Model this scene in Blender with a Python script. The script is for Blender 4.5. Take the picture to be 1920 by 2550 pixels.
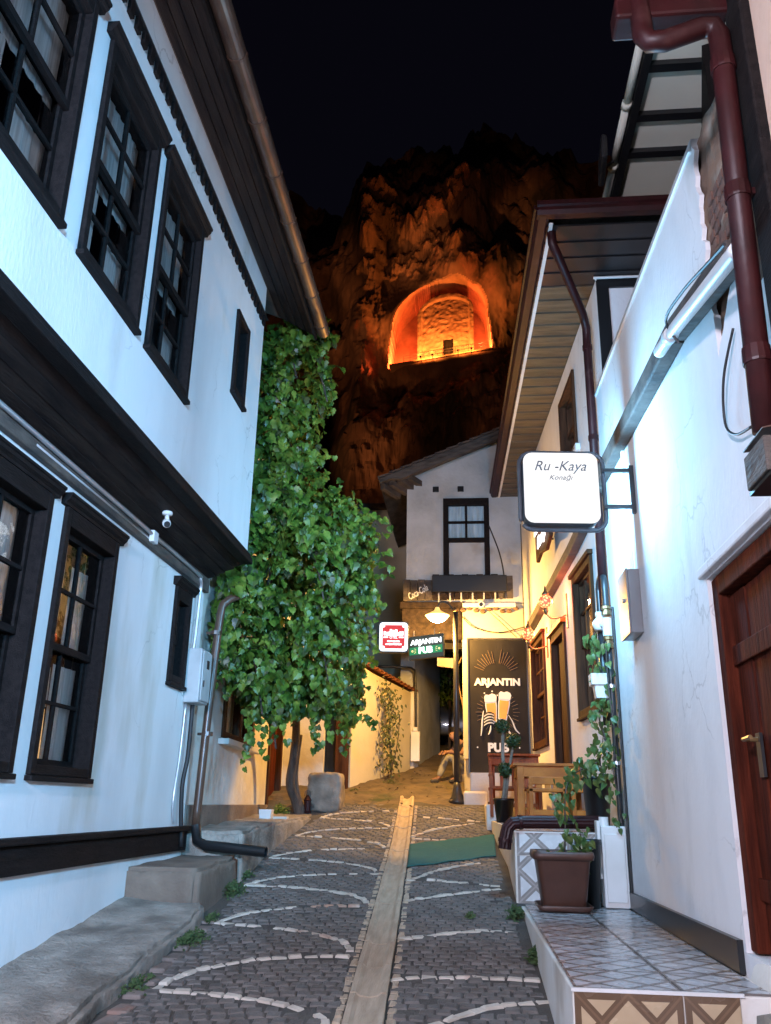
import bpy, bmesh, math, random
from mathutils import Vector, Matrix, noise
R = random.Random(7)
sc = bpy.context.scene
COL = sc.collection
for o in list(bpy.data.objects):
    bpy.data.objects.remove(o, do_unlink=True)
rad = math.radians

# ------------------------------------------------------------------ camera
cam_d = bpy.data.cameras.new('camera')
cam = bpy.data.objects.new('camera', cam_d)
COL.objects.link(cam)
YAW, PITCH, ROLL = rad(5.75), math.atan((2002 - 1275) / 2120.0), rad(1.1)
fw = Vector((-math.sin(YAW) * math.cos(PITCH), math.cos(YAW) * math.cos(PITCH), math.sin(PITCH)))
rt0 = fw.cross(Vector((0, 0, 1))).normalized()
up0 = rt0.cross(fw)
rt = rt0 * math.cos(ROLL) + up0 * math.sin(ROLL)
up = -rt0 * math.sin(ROLL) + up0 * math.cos(ROLL)
cam.matrix_world = Matrix(((rt.x, up.x, -fw.x, 0), (rt.y, up.y, -fw.y, 0), (rt.z, up.z, -fw.z, 1.6), (0, 0, 0, 1)))
cam_d.sensor_fit = 'VERTICAL'
cam_d.sensor_height = 36.0
cam_d.lens = 2120 / 2550 * 36.0
cam_d.clip_start = 0.05
cam_d.clip_end = 2000
sc.camera = cam

# ------------------------------------------------------------------ night sky
world = bpy.data.worlds.new('World')
sc.world = world
world.use_nodes = True
wn = world.node_tree
bgn = wn.nodes['Background']
sky = wn.nodes.new('ShaderNodeTexSky')
sky.sky_type = 'NISHITA'
sky.sun_disc = False
sky.sun_elevation = rad(-8)
sky.sun_rotation = rad(200)
mixs = wn.nodes.new('ShaderNodeMix')
mixs.data_type = 'RGBA'
mixs.inputs[0].default_value = 0.9
wn.links.new(sky.outputs[0], mixs.inputs[6])
mixs.inputs[7].default_value = (0.0021, 0.0020, 0.0042, 1)
wn.links.new(mixs.outputs[2], bgn.inputs[0])
bgn.inputs[1].default_value = 1.0

sc.view_settings.view_transform = 'Standard'
sc.view_settings.look = 'None'
sc.view_settings.gamma = 1
sc.view_settings.exposure = 0
sc.view_settings.use_curve_mapping = False
sc.render.engine = 'CYCLES'
sc.cycles.max_bounces = 6
sc.cycles.transparent_max_bounces = 8
sc.cycles.sample_clamp_indirect = 4

SIGN_W = 80.0          # watts of each face of the big glowing sign
# two street lights behind the viewer (their poles and heads are built at the end)
STREET = (((1.05, -2.4, 3.6), (.20, .57, 1.0), 5900, (-2.6, 3.7, 3.7), 50), ((-1.55, -2.2, 3.7), (.87, .82, 1.0), 2800, (1.3, 4.6, 4.0), 172))
for p_, c_, w_, t_, s_ in STREET:
    d_ = bpy.data.lights.new('street_light_lamp', 'SPOT')
    d_.color, d_.energy, d_.shadow_soft_size, d_.spot_size, d_.spot_blend = c_, w_, .25, rad(s_), .45
    o_ = bpy.data.objects.new('street_light_lamp', d_)
    COL.objects.link(o_)
    o_.location = p_
    o_.rotation_euler = (Vector(t_) - Vector(p_)).to_track_quat('-Z', 'Y').to_euler()

# ------------------------------------------------------------------ materials
MATS = {}
def mat(name, c, c2=None, scale=4.0, rough=0.8, bump=0.0, bscale=30.0, metal=0.0, stretch=(1, 1, 1), detail=5,
        lo=0.35, hi=0.65, c3=None, s3=1.3, lo3=0.55, hi3=0.75, spec=0.5, coat=0.0, crack=0.0):
    m = bpy.data.materials.new(name)
    m.use_nodes = True
    nt = m.node_tree
    N, L = nt.nodes, nt.links
    b = N['Principled BSDF']
    b.inputs['Roughness'].default_value = rough
    b.inputs['Metallic'].default_value = metal
    b.inputs['Specular IOR Level'].default_value = spec
    if coat:
        b.inputs['Coat Weight'].default_value = coat
    geo = N.new('ShaderNodeNewGeometry')
    mp = N.new('ShaderNodeMapping')
    mp.inputs['Scale'].default_value = stretch
    L.new(geo.outputs['Position'], mp.inputs['Vector'])
    col = None
    if c2 is not None:
        n = N.new('ShaderNodeTexNoise')
        n.inputs['Scale'].default_value = scale
        n.inputs['Detail'].default_value = detail
        L.new(mp.outputs[0], n.inputs['Vector'])
        mr = N.new('ShaderNodeMapRange')
        mr.inputs[1].default_value = lo
        mr.inputs[2].default_value = hi
        L.new(n.outputs[0], mr.inputs[0])
        mx = N.new('ShaderNodeMix')
        mx.data_type = 'RGBA'
        mx.inputs[6].default_value = (*c, 1)
        mx.inputs[7].default_value = (*c2, 1)
        L.new(mr.outputs[0], mx.inputs[0])
        col = mx.outputs[2]
        if c3 is not None:
            n2 = N.new('ShaderNodeTexNoise')
            n2.inputs['Scale'].default_value = s3
            n2.inputs['Detail'].default_value = 6
            L.new(mp.outputs[0], n2.inputs['Vector'])
            mr2 = N.new('ShaderNodeMapRange')
            mr2.inputs[1].default_value = lo3
            mr2.inputs[2].default_value = hi3
            L.new(n2.outputs[0], mr2.inputs[0])
            mx2 = N.new('ShaderNodeMix')
            mx2.data_type = 'RGBA'
            L.new(col, mx2.inputs[6])
            mx2.inputs[7].default_value = (*c3, 1)
            L.new(mr2.outputs[0], mx2.inputs[0])
            col = mx2.outputs[2]
        L.new(col, b.inputs['Base Color'])
    else:
        b.inputs['Base Color'].default_value = (*c, 1)
    if crack and col is not None:      # hairline cracks here and there
        vo = N.new('ShaderNodeTexVoronoi')
        vo.feature = 'DISTANCE_TO_EDGE'
        vo.inputs['Scale'].default_value = 1.25
        nw = N.new('ShaderNodeTexNoise')
        nw.inputs['Scale'].default_value = 2.5
        nw.inputs['Detail'].default_value = 6
        L.new(geo.outputs['Position'], nw.inputs['Vector'])
        va = N.new('ShaderNodeVectorMath')
        va.operation = 'MULTIPLY_ADD'
        va.inputs[1].default_value = (.55, .55, .55)
        L.new(nw.outputs['Color'], va.inputs[0])
        L.new(geo.outputs['Position'], va.inputs[2])
        L.new(va.outputs[0], vo.inputs['Vector'])
        ml = N.new('ShaderNodeMapRange')
        ml.inputs[1].default_value = 0.0
        ml.inputs[2].default_value = 0.012
        ml.inputs[3].default_value = crack
        ml.inputs[4].default_value = 0.0
        L.new(vo.outputs['Distance'], ml.inputs[0])
        nk = N.new('ShaderNodeTexNoise')
        nk.inputs['Scale'].default_value = .9
        L.new(geo.outputs['Position'], nk.inputs['Vector'])
        mk = N.new('ShaderNodeMapRange')
        mk.inputs[1].default_value = .5
        mk.inputs[2].default_value = .62
        L.new(nk.outputs[0], mk.inputs[0])
        mu = N.new('ShaderNodeMath')
        mu.operation = 'MULTIPLY'
        L.new(ml.outputs[0], mu.inputs[0])
        L.new(mk.outputs[0], mu.inputs[1])
        mc_ = N.new('ShaderNodeMix')
        mc_.data_type = 'RGBA'
        L.new(mu.outputs[0], mc_.inputs[0])
        L.new(col, mc_.inputs[6])
        mc_.inputs[7].default_value = (.16, .14, .12, 1)
        L.new(mc_.outputs[2], b.inputs['Base Color'])
    if bump > 0:
        nb = N.new('ShaderNodeTexNoise')
        nb.inputs['Scale'].default_value = bscale
        nb.inputs['Detail'].default_value = 4
        L.new(mp.outputs[0], nb.inputs['Vector'])
        bp = N.new('ShaderNodeBump')
        bp.inputs['Strength'].default_value = bump
        bp.inputs['Distance'].default_value = 0.02
        L.new(nb.outputs[0], bp.inputs['Height'])
        L.new(bp.outputs[0], b.inputs['Normal'])
    MATS[name] = m
    return m

def emis(name, c, s, base=(0.5, 0.5, 0.5)):
    m = bpy.data.materials.new(name)
    m.use_nodes = True
    b = m.node_tree.nodes['Principled BSDF']
    b.inputs['Base Color'].default_value = (*base, 1)
    b.inputs['Emission Color'].default_value = (*c, 1)
    b.inputs['Emission Strength'].default_value = s
    MATS[name] = m
    return m

def glass_mat(name, tint=(0.9, 0.95, 1.0), gl=0.07):
    m = bpy.data.materials.new(name)
    m.use_nodes = True
    nt = m.node_tree
    N, L = nt.nodes, nt.links
    N.remove(N['Principled BSDF'])
    out = N['Material Output']
    tr = N.new('ShaderNodeBsdfTransparent')
    tr.inputs[0].default_value = (*tint, 1)
    gs = N.new('ShaderNodeBsdfGlossy')
    gs.inputs['Roughness'].default_value = 0.04
    gs.inputs[0].default_value = (0.9, 0.9, 0.9, 1)
    geo = N.new('ShaderNodeNewGeometry')
    nb = N.new('ShaderNodeTexNoise')
    nb.inputs['Scale'].default_value = 5
    L.new(geo.outputs['Position'], nb.inputs['Vector'])
    bp = N.new('ShaderNodeBump')
    bp.inputs['Strength'].default_value = 0.25
    bp.inputs['Distance'].default_value = 0.02
    L.new(nb.outputs[0], bp.inputs['Height'])
    L.new(bp.outputs[0], gs.inputs['Normal'])
    lw = N.new('ShaderNodeLayerWeight')
    lw.inputs[0].default_value = 0.22
    ad = N.new('ShaderNodeMath')
    ad.operation = 'ADD'
    ad.use_clamp = True
    ad.inputs[1].default_value = gl
    L.new(lw.outputs[0], ad.inputs[0])
    mx = N.new('ShaderNodeMixShader')
    L.new(ad.outputs[0], mx.inputs[0])
    L.new(tr.outputs[0], mx.inputs[1])
    L.new(gs.outputs[0], mx.inputs[2])
    L.new(mx.outputs[0], out.inputs[0])
    MATS[name] = m
    return m

def leaf_mat(name, c, c2, c3, scale=7):
    m = bpy.data.materials.new(name)
    m.use_nodes = True
    nt = m.node_tree
    N, L = nt.nodes, nt.links
    b = N['Principled BSDF']
    b.inputs['Roughness'].default_value = 0.38
    b.inputs['Specular IOR Level'].default_value = 0.5
    geo = N.new('ShaderNodeNewGeometry')
    n = N.new('ShaderNodeTexNoise')
    n.inputs['Scale'].default_value = scale
    n.inputs['Detail'].default_value = 3
    L.new(geo.outputs['Position'], n.inputs['Vector'])
    cr = N.new('ShaderNodeValToRGB')
    cr.color_ramp.elements[0].position = 0.33
    cr.color_ramp.elements[0].color = (*c, 1)
    cr.color_ramp.elements[1].position = 0.7
    cr.color_ramp.elements[1].color = (*c3, 1)
    e = cr.color_ramp.elements.new(0.52)
    e.color = (*c2, 1)
    L.new(n.outputs[0], cr.inputs[0])
    L.new(cr.outputs[0], b.inputs['Base Color'])
    tl = N.new('ShaderNodeBsdfTranslucent')
    L.new(cr.outputs[0], tl.inputs[0])
    mx = N.new('ShaderNodeMixShader')
    mx.inputs[0].default_value = 0.3
    L.new(b.outputs[0], mx.inputs[1])
    L.new(tl.outputs[0], mx.inputs[2])
    L.new(mx.outputs[0], N['Material Output'].inputs[0])
    MATS[name] = m
    return m

M_PL = mat('white_plaster', (0.78, 0.78, 0.77), (0.68, 0.68, 0.67), 1.6, 0.9, 0.12, 30, stretch=(1, 1.2, 0.4), lo=0.45, hi=0.75, c3=(0.52, 0.49, 0.40), s3=1.3, lo3=0.55, hi3=0.78, crack=.45)
M_PR = mat('painted_render', (0.77, 0.76, 0.76), (0.69, 0.685, 0.69), 3.0, 0.9, 0.22, 26, stretch=(1, 1.3, 0.6), lo=0.45, hi=0.8, c3=(0.56, 0.54, 0.5), s3=1.4, lo3=0.62, hi3=0.85, crack=.3)
M_PO = mat('old_plaster', (0.50, 0.52, 0.52), (0.38, 0.39, 0.385), 2.2, 0.95, 0.5, 14, c3=(0.32, 0.28, 0.22), s3=1.5, lo3=0.6, hi3=0.75)
M_PC = mat('cream_plaster', (0.62, 0.56, 0.42), (0.52, 0.46, 0.33), 1.2, 0.9, 0.2, 20)
M_PS = mat('stained_plaster', (0.74, 0.72, 0.68), (0.62, 0.56, 0.48), 1.5, 0.92, 0.35, 16, c3=(0.36, 0.29, 0.22), s3=1.0, lo3=0.58, hi3=0.75)
M_PK = mat('pink_plaster', (0.68, 0.48, 0.36), (0.6, 0.41, 0.31), 2.0, 0.9, 0.2, 25)
M_DW = mat('dark_stained_timber', (0.014, 0.0105, 0.010), (0.007, 0.0055, 0.0055), 5, 0.7, 0.35, 18, stretch=(6, 1, 6), spec=0.12)
M_DW2 = mat('dark_soffit_board', (0.034, 0.023, 0.019), (0.014, 0.010, 0.010), 3, 0.75, 0.4, 14, stretch=(5, 0.8, 5), c3=(0.05, 0.037, 0.03), s3=0.9, lo3=0.55, hi3=0.8, spec=.12)
M_WB = mat('weathered_timber', (0.10, 0.08, 0.065), (0.04, 0.032, 0.028), 4, 0.75, 0.5, 16, stretch=(1, 1, 4))
M_RW = mat('red_brown_door_wood', (0.095, 0.019, 0.009), (0.04, 0.009, 0.005), 3, 0.8, 0.4, 12, stretch=(8, 8, 0.8), spec=0.06)
M_BW = mat('brown_door_wood', (0.085, 0.034, 0.016), (0.038, 0.016, 0.009), 3, 0.75, 0.3, 12, stretch=(8, 8, 0.8), spec=.1)
M_OW = mat('varnished_pine', (0.46, 0.15, 0.02), (0.30, 0.085, 0.011), 4, 0.45, 0.2, 14, stretch=(1, 8, 1), spec=.25)
M_OW2 = mat('varnished_red_pine', (0.33, 0.08, 0.016), (0.2, 0.045, 0.010), 4, 0.45, 0.2, 14, stretch=(8, 8, 1), spec=.25)
M_SB = mat('soffit_lining_wood', (0.115, 0.088, 0.056), (0.06, 0.046, 0.03), 2.5, 0.55, 0.3, 12, stretch=(1, 6, 6))
M_CN = mat('rough_concrete', (0.36, 0.315, 0.265), (0.19, 0.165, 0.138), 4.5, 0.95, 1.0, 34, c3=(0.12, 0.095, 0.075), s3=1.9, lo3=0.50, hi3=0.70, detail=9)
M_CB = mat('brown_screed', (0.22, 0.165, 0.125), (0.145, 0.105, 0.08), 3, 0.95, 0.6, 24, c3=(0.23, 0.21, 0.19), s3=2, lo3=0.6, hi3=0.75)
M_ST = mat('basalt_sett', (0.17, 0.152, 0.138), (0.10, 0.09, 0.082), 6, 0.75, 0.6, 40, c3=(0.16, 0.14, 0.125), s3=3.1, lo3=0.62, hi3=0.7)
M_WS = mat('white_sett', (0.66, 0.59, 0.50), (0.48, 0.42, 0.35), 5, 0.7, 0.4, 30, c3=(0.42, 0.27, 0.2), s3=2.2, lo3=0.6, hi3=0.66)
M_MO = mat('dirty_joint', (0.06, 0.054, 0.05), (0.095, 0.085, 0.072), 3, 0.98, 0.8, 40)
M_DT = mat('packed_dirt', (0.17, 0.125, 0.08), (0.09, 0.068, 0.045), 2.5, 0.98, 0.9, 16, c3=(0.05, 0.06, 0.025), s3=1.2, lo3=0.58, hi3=0.7)
M_CH = mat('channel_stone', (0.52, 0.41, 0.30), (0.40, 0.31, 0.22), 4, 0.7, 0.4, 24, stretch=(6, 1, 1))
M_SL = mat('grey_stone', (0.32, 0.265, 0.21), (0.16, 0.135, 0.11), 4, 0.95, 0.9, 14, c3=(0.06, 0.055, 0.05), s3=3, lo3=0.58, hi3=0.66)
M_RB = mat('old_masonry', (0.19, 0.115, 0.075), (0.11, 0.07, 0.05), 4, 0.98, 1.0, 10, c3=(0.30, 0.25, 0.2), s3=3, lo3=0.58, hi3=0.7)
M_KB = mat('worn_kerb_stone', (0.25, 0.20, 0.175), (0.14, 0.115, 0.10), 5, 0.9, 0.7, 30, c3=(0.30, 0.18, 0.14), s3=3, lo3=.6, hi3=.68)
M_SF = mat('blue_grey_steel', (0.085, 0.10, 0.115), (0.06, 0.07, 0.085), 6, 0.4)
M_BK = mat('brown_brick', (0.16, 0.08, 0.055), (0.10, 0.05, 0.038), 12, 0.95, 0.6, 40)
M_DR = mat('dark_red_pipe', (0.036, 0.0065, 0.007), (0.022, 0.005, 0.005), 7, 0.45, 0.12, 18, spec=0.28, c3=(0.055, 0.02, 0.018), s3=5, lo3=.62, hi3=.72)
M_BP = mat('brown_pipe', (0.10, 0.055, 0.035), (0.065, 0.035, 0.025), 3, 0.3, 0.05, 8)
M_CG = mat('copper_brown_gutter', (0.17, 0.115, 0.085), (0.11, 0.07, 0.055), 4, 0.38, 0.1, 10, metal=0.6)
M_GV = mat('galvanised_conduit', (0.55, 0.56, 0.57), (0.45, 0.46, 0.47), 5, 0.35, 0.05, 8, metal=0.6)
M_WP = mat('white_pvc', (0.75, 0.75, 0.74), (0.66, 0.66, 0.64), 3, 0.4)
M_GB = mat('grey_enamel', (0.22, 0.22, 0.225), (0.19, 0.19, 0.195), 3, 0.35, 0.03, 20)
M_BL = mat('black_metal', (0.018, 0.018, 0.02), (0.03, 0.028, 0.028), 6, 0.4, 0.1, 20)
M_BR = mat('brass_fitting', (0.30, 0.19, 0.08), (0.2, 0.12, 0.06), 6, 0.4, metal=0.7)
M_CAB = mat('black_cable', (0.014, 0.014, 0.015), rough=0.55)
M_GLA = glass_mat('window_glass')
M_CU = mat('net_curtain', (0.74, 0.80, 0.77), (0.5, 0.55, 0.53), 9, 0.95, stretch=(1, 6, 0.25))
M_CUW = emis('lamplit_curtain', (1.0, 0.55, 0.2), 0.8, (0.5, 0.4, 0.28))
M_IN = mat('dark_room', (0.02, 0.02, 0.022), rough=0.95)
M_TC = mat('terracotta_plastic', (0.088, 0.038, 0.025), (0.065, 0.028, 0.019), 5, 0.45, 0.1, 12)
M_SO = mat('potting_soil', (0.03, 0.022, 0.016), (0.05, 0.035, 0.025), 20, 1.0, 1.0, 40)
M_LF = leaf_mat('creeper_leaf', (0.026, 0.060, 0.010), (0.095, 0.175, 0.020), (0.25, 0.32, 0.055), 7)
M_LF2 = leaf_mat('pothos_leaf', (0.05, 0.11, 0.03), (0.09, 0.16, 0.045), (0.17, 0.20, 0.06), 14)
M_LF3 = leaf_mat('box_leaf', (0.018, 0.05, 0.02), (0.03, 0.075, 0.028), (0.05, 0.10, 0.04), 25)
M_LF4 = leaf_mat('dusty_leaf', (0.05, 0.07, 0.028), (0.08, 0.10, 0.04), (0.12, 0.13, 0.06), 20)
M_BARK = mat('bark', (0.10, 0.075, 0.06), (0.05, 0.036, 0.03), 8, 0.95, 0.9, 30, stretch=(3, 3, 0.6))
M_BARK2 = mat('pale_bark', (0.25, 0.23, 0.19), (0.15, 0.135, 0.11), 8, 0.95, 0.6, 30)
M_MT = mat('teal_carpet', (0.026, 0.17, 0.16), (0.018, 0.125, 0.118), 30, 0.98, 0.6, 120, stretch=(0.4, 3, 1))
M_RK = mat('limestone', (0.26, 0.17, 0.115), (0.07, 0.042, 0.03), 0.16, 0.98, 1.0, 2.2, detail=12, stretch=(1, 1, .55), c3=(0.022, 0.02, 0.014), s3=0.075, lo3=0.45, hi3=0.60)
M_RK2 = mat('cut_limestone', (0.42, 0.27, 0.17), (0.25, 0.15, 0.09), 0.5, 0.98, 0.9, 1.4, detail=8)
M_RT = mat('clay_roof_tile', (0.12, 0.085, 0.065), (0.055, 0.042, 0.035), 5, 0.9, 0.5, 20)
M_RT2 = mat('terracotta_tile', (0.28, 0.10, 0.05), (0.2, 0.07, 0.035), 5, 0.9, 0.5, 20)
M_PN = mat('cream_panel', (0.80, 0.76, 0.62), (0.72, 0.70, 0.58), 1.5, 0.8, 0.1, 10)
M_BD = mat('black_board', (0.016, 0.014, 0.013), (0.024, 0.021, 0.019), 3, 0.75, 0.05, 12, spec=.2)
M_GD = mat('gold_print', (0.30, 0.19, 0.07), (0.22, 0.14, 0.05), 6, 0.5)
M_WPR = mat('white_print', (0.74, 0.74, 0.72), rough=0.5)
M_BEER = mat('amber_print', (0.78, 0.38, 0.015), (0.66, 0.29, 0.01), 4, 0.5)
M_INK = mat('black_print', (0.012, 0.012, 0.012), rough=0.6)
M_GRY = mat('grey_lettering', (0.10, 0.10, 0.11), rough=0.6)
M_BLK = mat('black_lacquer', (0.012, 0.012, 0.013), rough=0.35)
M_GRN = mat('weed_green', (0.03, 0.06, 0.015), (0.055, 0.09, 0.025), 12, 0.8)

def tile_mat(name, cream, band, cell, frame, n, bw=.115):
    """ceramic tile print: crossing diagonal bands and a border; n = normal axis"""
    m = bpy.data.materials.new(name)
    m.use_nodes = True
    nt = m.node_tree
    N, L = nt.nodes, nt.links
    b = N['Principled BSDF']
    b.inputs['Roughness'].default_value = 0.18
    tc = N.new('ShaderNodeUVMap')
    sp = N.new('ShaderNodeSeparateXYZ')
    L.new(tc.outputs[0], sp.inputs[0])
    def math_(op, a, b_=None, c=None):
        nd = N.new('ShaderNodeMath')
        nd.operation = op
        for i, x in enumerate((a, b_, c)):
            if x is None:
                continue
            if isinstance(x, (int, float)):
                nd.inputs[i].default_value = x
            else:
                L.new(x, nd.inputs[i])
        return nd.outputs[0]
    u = math_('MULTIPLY', sp.outputs[0], cell)
    v = math_('MULTIPLY', sp.outputs[1], cell)
    def lines(x):
        f = math_('PINGPONG', x, 0.5)
        return math_('LESS_THAN', f, bw), math_('LESS_THAN', f, bw * .27)
    a1, a2 = lines(math_('ADD', u, v))
    b1, b2 = lines(math_('SUBTRACT', u, v))
    anyb = math_('MAXIMUM', a1, b1)
    core = math_('MAXIMUM', a2, b2)
    if frame:
        fu = math_('PINGPONG', sp.outputs[0], 0.5)
        fv = math_('PINGPONG', sp.outputs[1], 0.5)
        fr = math_('LESS_THAN', math_('MINIMUM', fu, fv), frame)
        anyb = math_('MAXIMUM', anyb, fr)
    mx = N.new('ShaderNodeMix')
    mx.data_type = 'RGBA'
    mx.inputs[6].default_value = (*cream, 1)
    mx.inputs[7].default_value = (*band, 1)
    L.new(anyb, mx.inputs[0])
    mx2 = N.new('ShaderNodeMix')
    mx2.data_type = 'RGBA'
    L.new(mx.outputs[2], mx2.inputs[6])
    mx2.inputs[7].default_value = (*[x * 1.35 for x in band], 1)
    L.new(core, mx2.inputs[0])
    ns = N.new('ShaderNodeTexNoise')
    ns.inputs['Scale'].default_value = 9
    geo = N.new('ShaderNodeNewGeometry')
    L.new(geo.outputs['Position'], ns.inputs['Vector'])
    mr = N.new('ShaderNodeMapRange')
    mr.inputs[3].default_value = 0.75
    mr.inputs[4].default_value = 1.1
    L.new(ns.outputs[0], mr.inputs[0])
    hs = N.new('ShaderNodeHueSaturation')
    L.new(mr.outputs[0], hs.inputs['Value'])
    L.new(mx2.outputs[2], hs.inputs['Color'])
    L.new(hs.outputs[0], b.inputs['Base Color'])
    mr2 = N.new('ShaderNodeMapRange')
    mr2.inputs[3].default_value = 0.12
    mr2.inputs[4].default_value = 0.4
    L.new(ns.outputs[0], mr2.inputs[0])
    L.new(mr2.outputs[0], b.inputs['Roughness'])
    MATS[name] = m
    return m
M_TF = tile_mat('floor_tile_print', (0.55, 0.55, 0.57), (0.17, 0.15, 0.14), 2.0, 0.025, 2, .085)
M_TR = tile_mat('cream_riser_tile_print', (0.50, 0.37, 0.23), (0.14, 0.085, 0.05), 2.0, 0.06, 1)
M_TW = tile_mat('white_riser_tile_print', (0.70, 0.70, 0.70), (0.30, 0.27, 0.25), 1.5, 0.05, 1)

# ------------------------------------------------------------------ mesh helpers
W = {}          # world origin of every object
class F:        # facade frame: u along, n outward, z up
    def __init__(s, o, u, n):
        s.o, s.u, s.n = Vector(o), Vector(u).normalized(), Vector(n).normalized()
    def p(s, u, z, d=0.0):
        return s.o + s.u * u + s.n * d + Vector((0, 0, z))
class MB:
    def __init__(s):
        s.v, s.f, s.uv = [], [], {}
    def add(s, vs, fs):
        k = len(s.v)
        s.v += [Vector(v) for v in vs]
        s.f += [tuple(i + k for i in f) for f in fs]
        return s
    def hexa(s, P):  # 8 points: bottom ring 0-3, top ring 4-7
        return s.add(P, [(0, 3, 2, 1), (4, 5, 6, 7), (0, 1, 5, 4), (1, 2, 6, 5), (2, 3, 7, 6), (3, 0, 4, 7)])
    def box(s, a, b):
        x0, y0, z0 = a
        x1, y1, z1 = b
        return s.hexa([(x0, y0, z0), (x1, y0, z0), (x1, y1, z0), (x0, y1, z0), (x0, y0, z1), (x1, y0, z1), (x1, y1, z1), (x0, y1, z1)])
    def fb(s, fr, u0, u1, z0, z1, d0, d1):
        return s.hexa([fr.p(u0, z0, d0), fr.p(u1, z0, d0), fr.p(u1, z0, d1), fr.p(u0, z0, d1),
                       fr.p(u0, z1, d0), fr.p(u1, z1, d0), fr.p(u1, z1, d1), fr.p(u0, z1, d1)])
    def bar(s, a, b, w, h, upv=(0, 0, 1)):   # rectangular bar between two points
        a, b = Vector(a), Vector(b)
        t = (b - a).normalized()
        upv = Vector(upv)
        if abs(t.dot(upv)) > 0.98:
            upv = Vector((1, 0, 0))
        r = t.cross(upv).normalized()
        q = r.cross(t).normalized()
        r, q = r * w / 2, q * h / 2
        return s.hexa([a - r - q, a + r - q, b + r - q, b - r - q, a - r + q, a + r + q, b + r + q, b - r + q])
    def tube(s, pts, r, n=10, cap=True, flat=1.0):
        pts = [Vector(p) for p in pts]
        rs = r if isinstance(r, (list, tuple)) else [r] * len(pts)
        k = len(s.v)
        prev = None
        for i, p in enumerate(pts):
            t = (pts[min(i + 1, len(pts) - 1)] - pts[max(i - 1, 0)]).normalized()
            if prev is None:
                a = Vector((0, 0, 1)) if abs(t.z) < 0.9 else Vector((1, 0, 0))
                x = t.cross(a).normalized()
            else:
                x = (prev - t * prev.dot(t)).normalized()
            prev = x
            y = t.cross(x)
            for j in range(n):
                an = 2 * math.pi * j / n
                s.v.append(p + (x * math.cos(an) + y * math.sin(an) * flat) * rs[i])
        for i in range(len(pts) - 1):
            for j in range(n):
                a, b = k + i * n + j, k + i * n + (j + 1) % n
                s.f.append((a, b, b + n, a + n))
        if cap:
            s.f.append(tuple(k + j for j in reversed(range(n))))
            s.f.append(tuple(k + (len(pts) - 1) * n + j for j in range(n)))
        return s
    def lathe(s, prof, c, n=16, sx=1.0, sy=1.0, cap=True):
        c = Vector(c)
        k = len(s.v)
        for (r, z) in prof:
            for j in range(n):
                an = 2 * math.pi * j / n
                s.v.append(c + Vector((r * sx * math.cos(an), r * sy * math.sin(an), z)))
        for i in range(len(prof) - 1):
            for j in range(n):
                a, b = k + i * n + j, k + i * n + (j + 1) % n
                s.f.append((a, b, b + n, a + n))
        if cap:
            s.f.append(tuple(k + j for j in reversed(range(n))))
            s.f.append(tuple(k + (len(prof) - 1) * n + j for j in range(n)))
        return s
    def prism(s, pts, off):   # closed polygon extruded by a vector
        pts = [Vector(p) for p in pts]
        off = Vector(off)
        n = len(pts)
        k = len(s.v)
        s.v += pts + [p + off for p in pts]
        s.f.append(tuple(k + i for i in range(n)))
        s.f.append(tuple(k + n + i for i in reversed(range(n))))
        for i in range(n):
            j = (i + 1) % n
            s.f.append((k + i, k + n + i, k + n + j, k + j))
        return s
    def grid(s, fn, nu, nv, flip=False):
        k = len(s.v)
        for j in range(nv + 1):
            for i in range(nu + 1):
                s.v.append(Vector(fn(i / nu, j / nv)))
        for j in range(nv):
            for i in range(nu):
                a = k + j * (nu + 1) + i
                q = (a, a + 1, a + nu + 2, a + nu + 1)
                s.f.append(q[::-1] if flip else q)
        return s
    def wall(s, fr, u0, u1, z0, z1, holes=(), reveal=0.2, d=0.0, thick=0.22, top=None):
        """a wall sheet with thickness and rectangular openings (u0,u1,z0,z1)"""
        us = sorted({u0, u1, *[h[0] for h in holes], *[h[1] for h in holes]})
        zs = sorted({z0, z1, *[h[2] for h in holes], *[h[3] for h in holes]})
        us = [u for u in us if u0 - 1e-6 <= u <= u1 + 1e-6]
        zs = [z for z in zs if z0 - 1e-6 <= z <= z1 + 1e-6]
        def sub(a):
            o = [a[0]]
            for x in a[1:]:
                n = max(1, int((x - o[-1]) / 1.2))
                st = o[-1]
                o += [st + (x - st) * (i + 1) / n for i in range(n)]
            return o
        for a, b in zip(us, us[1:]):
            for c, e in zip(zs, zs[1:]):
                mu, mz = (a + b) / 2, (c + e) / 2
                if any(h[0] < mu < h[1] and h[2] < mz < h[3] for h in holes):
                    continue
                s.add([fr.p(a, c, d), fr.p(b, c, d), fr.p(b, e, d), fr.p(a, e, d)], [(0, 1, 2, 3)])
        for h in holes:
            a, b, c, e = h
            q = [(a, c), (b, c), (b, e), (a, e)]
            for i in range(4):
                (p0, z_0), (p1, z_1) = q[i], q[(i + 1) % 4]
                s.add([fr.p(p0, z_0, d), fr.p(p1, z_1, d), fr.p(p1, z_1, d - reveal), fr.p(p0, z_0, d - reveal)], [(0, 1, 2, 3)])
        q = [(u0, z0), (u1, z0), (u1, z1), (u0, z1)]
        for i in range(4):
            (p0, z_0), (p1, z_1) = q[i], q[(i + 1) % 4]
            s.add([fr.p(p0, z_0, d), fr.p(p1, z_1, d), fr.p(p1, z_1, d - thick), fr.p(p0, z_0, d - thick)], [(0, 1, 2, 3)])
        return s
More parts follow.
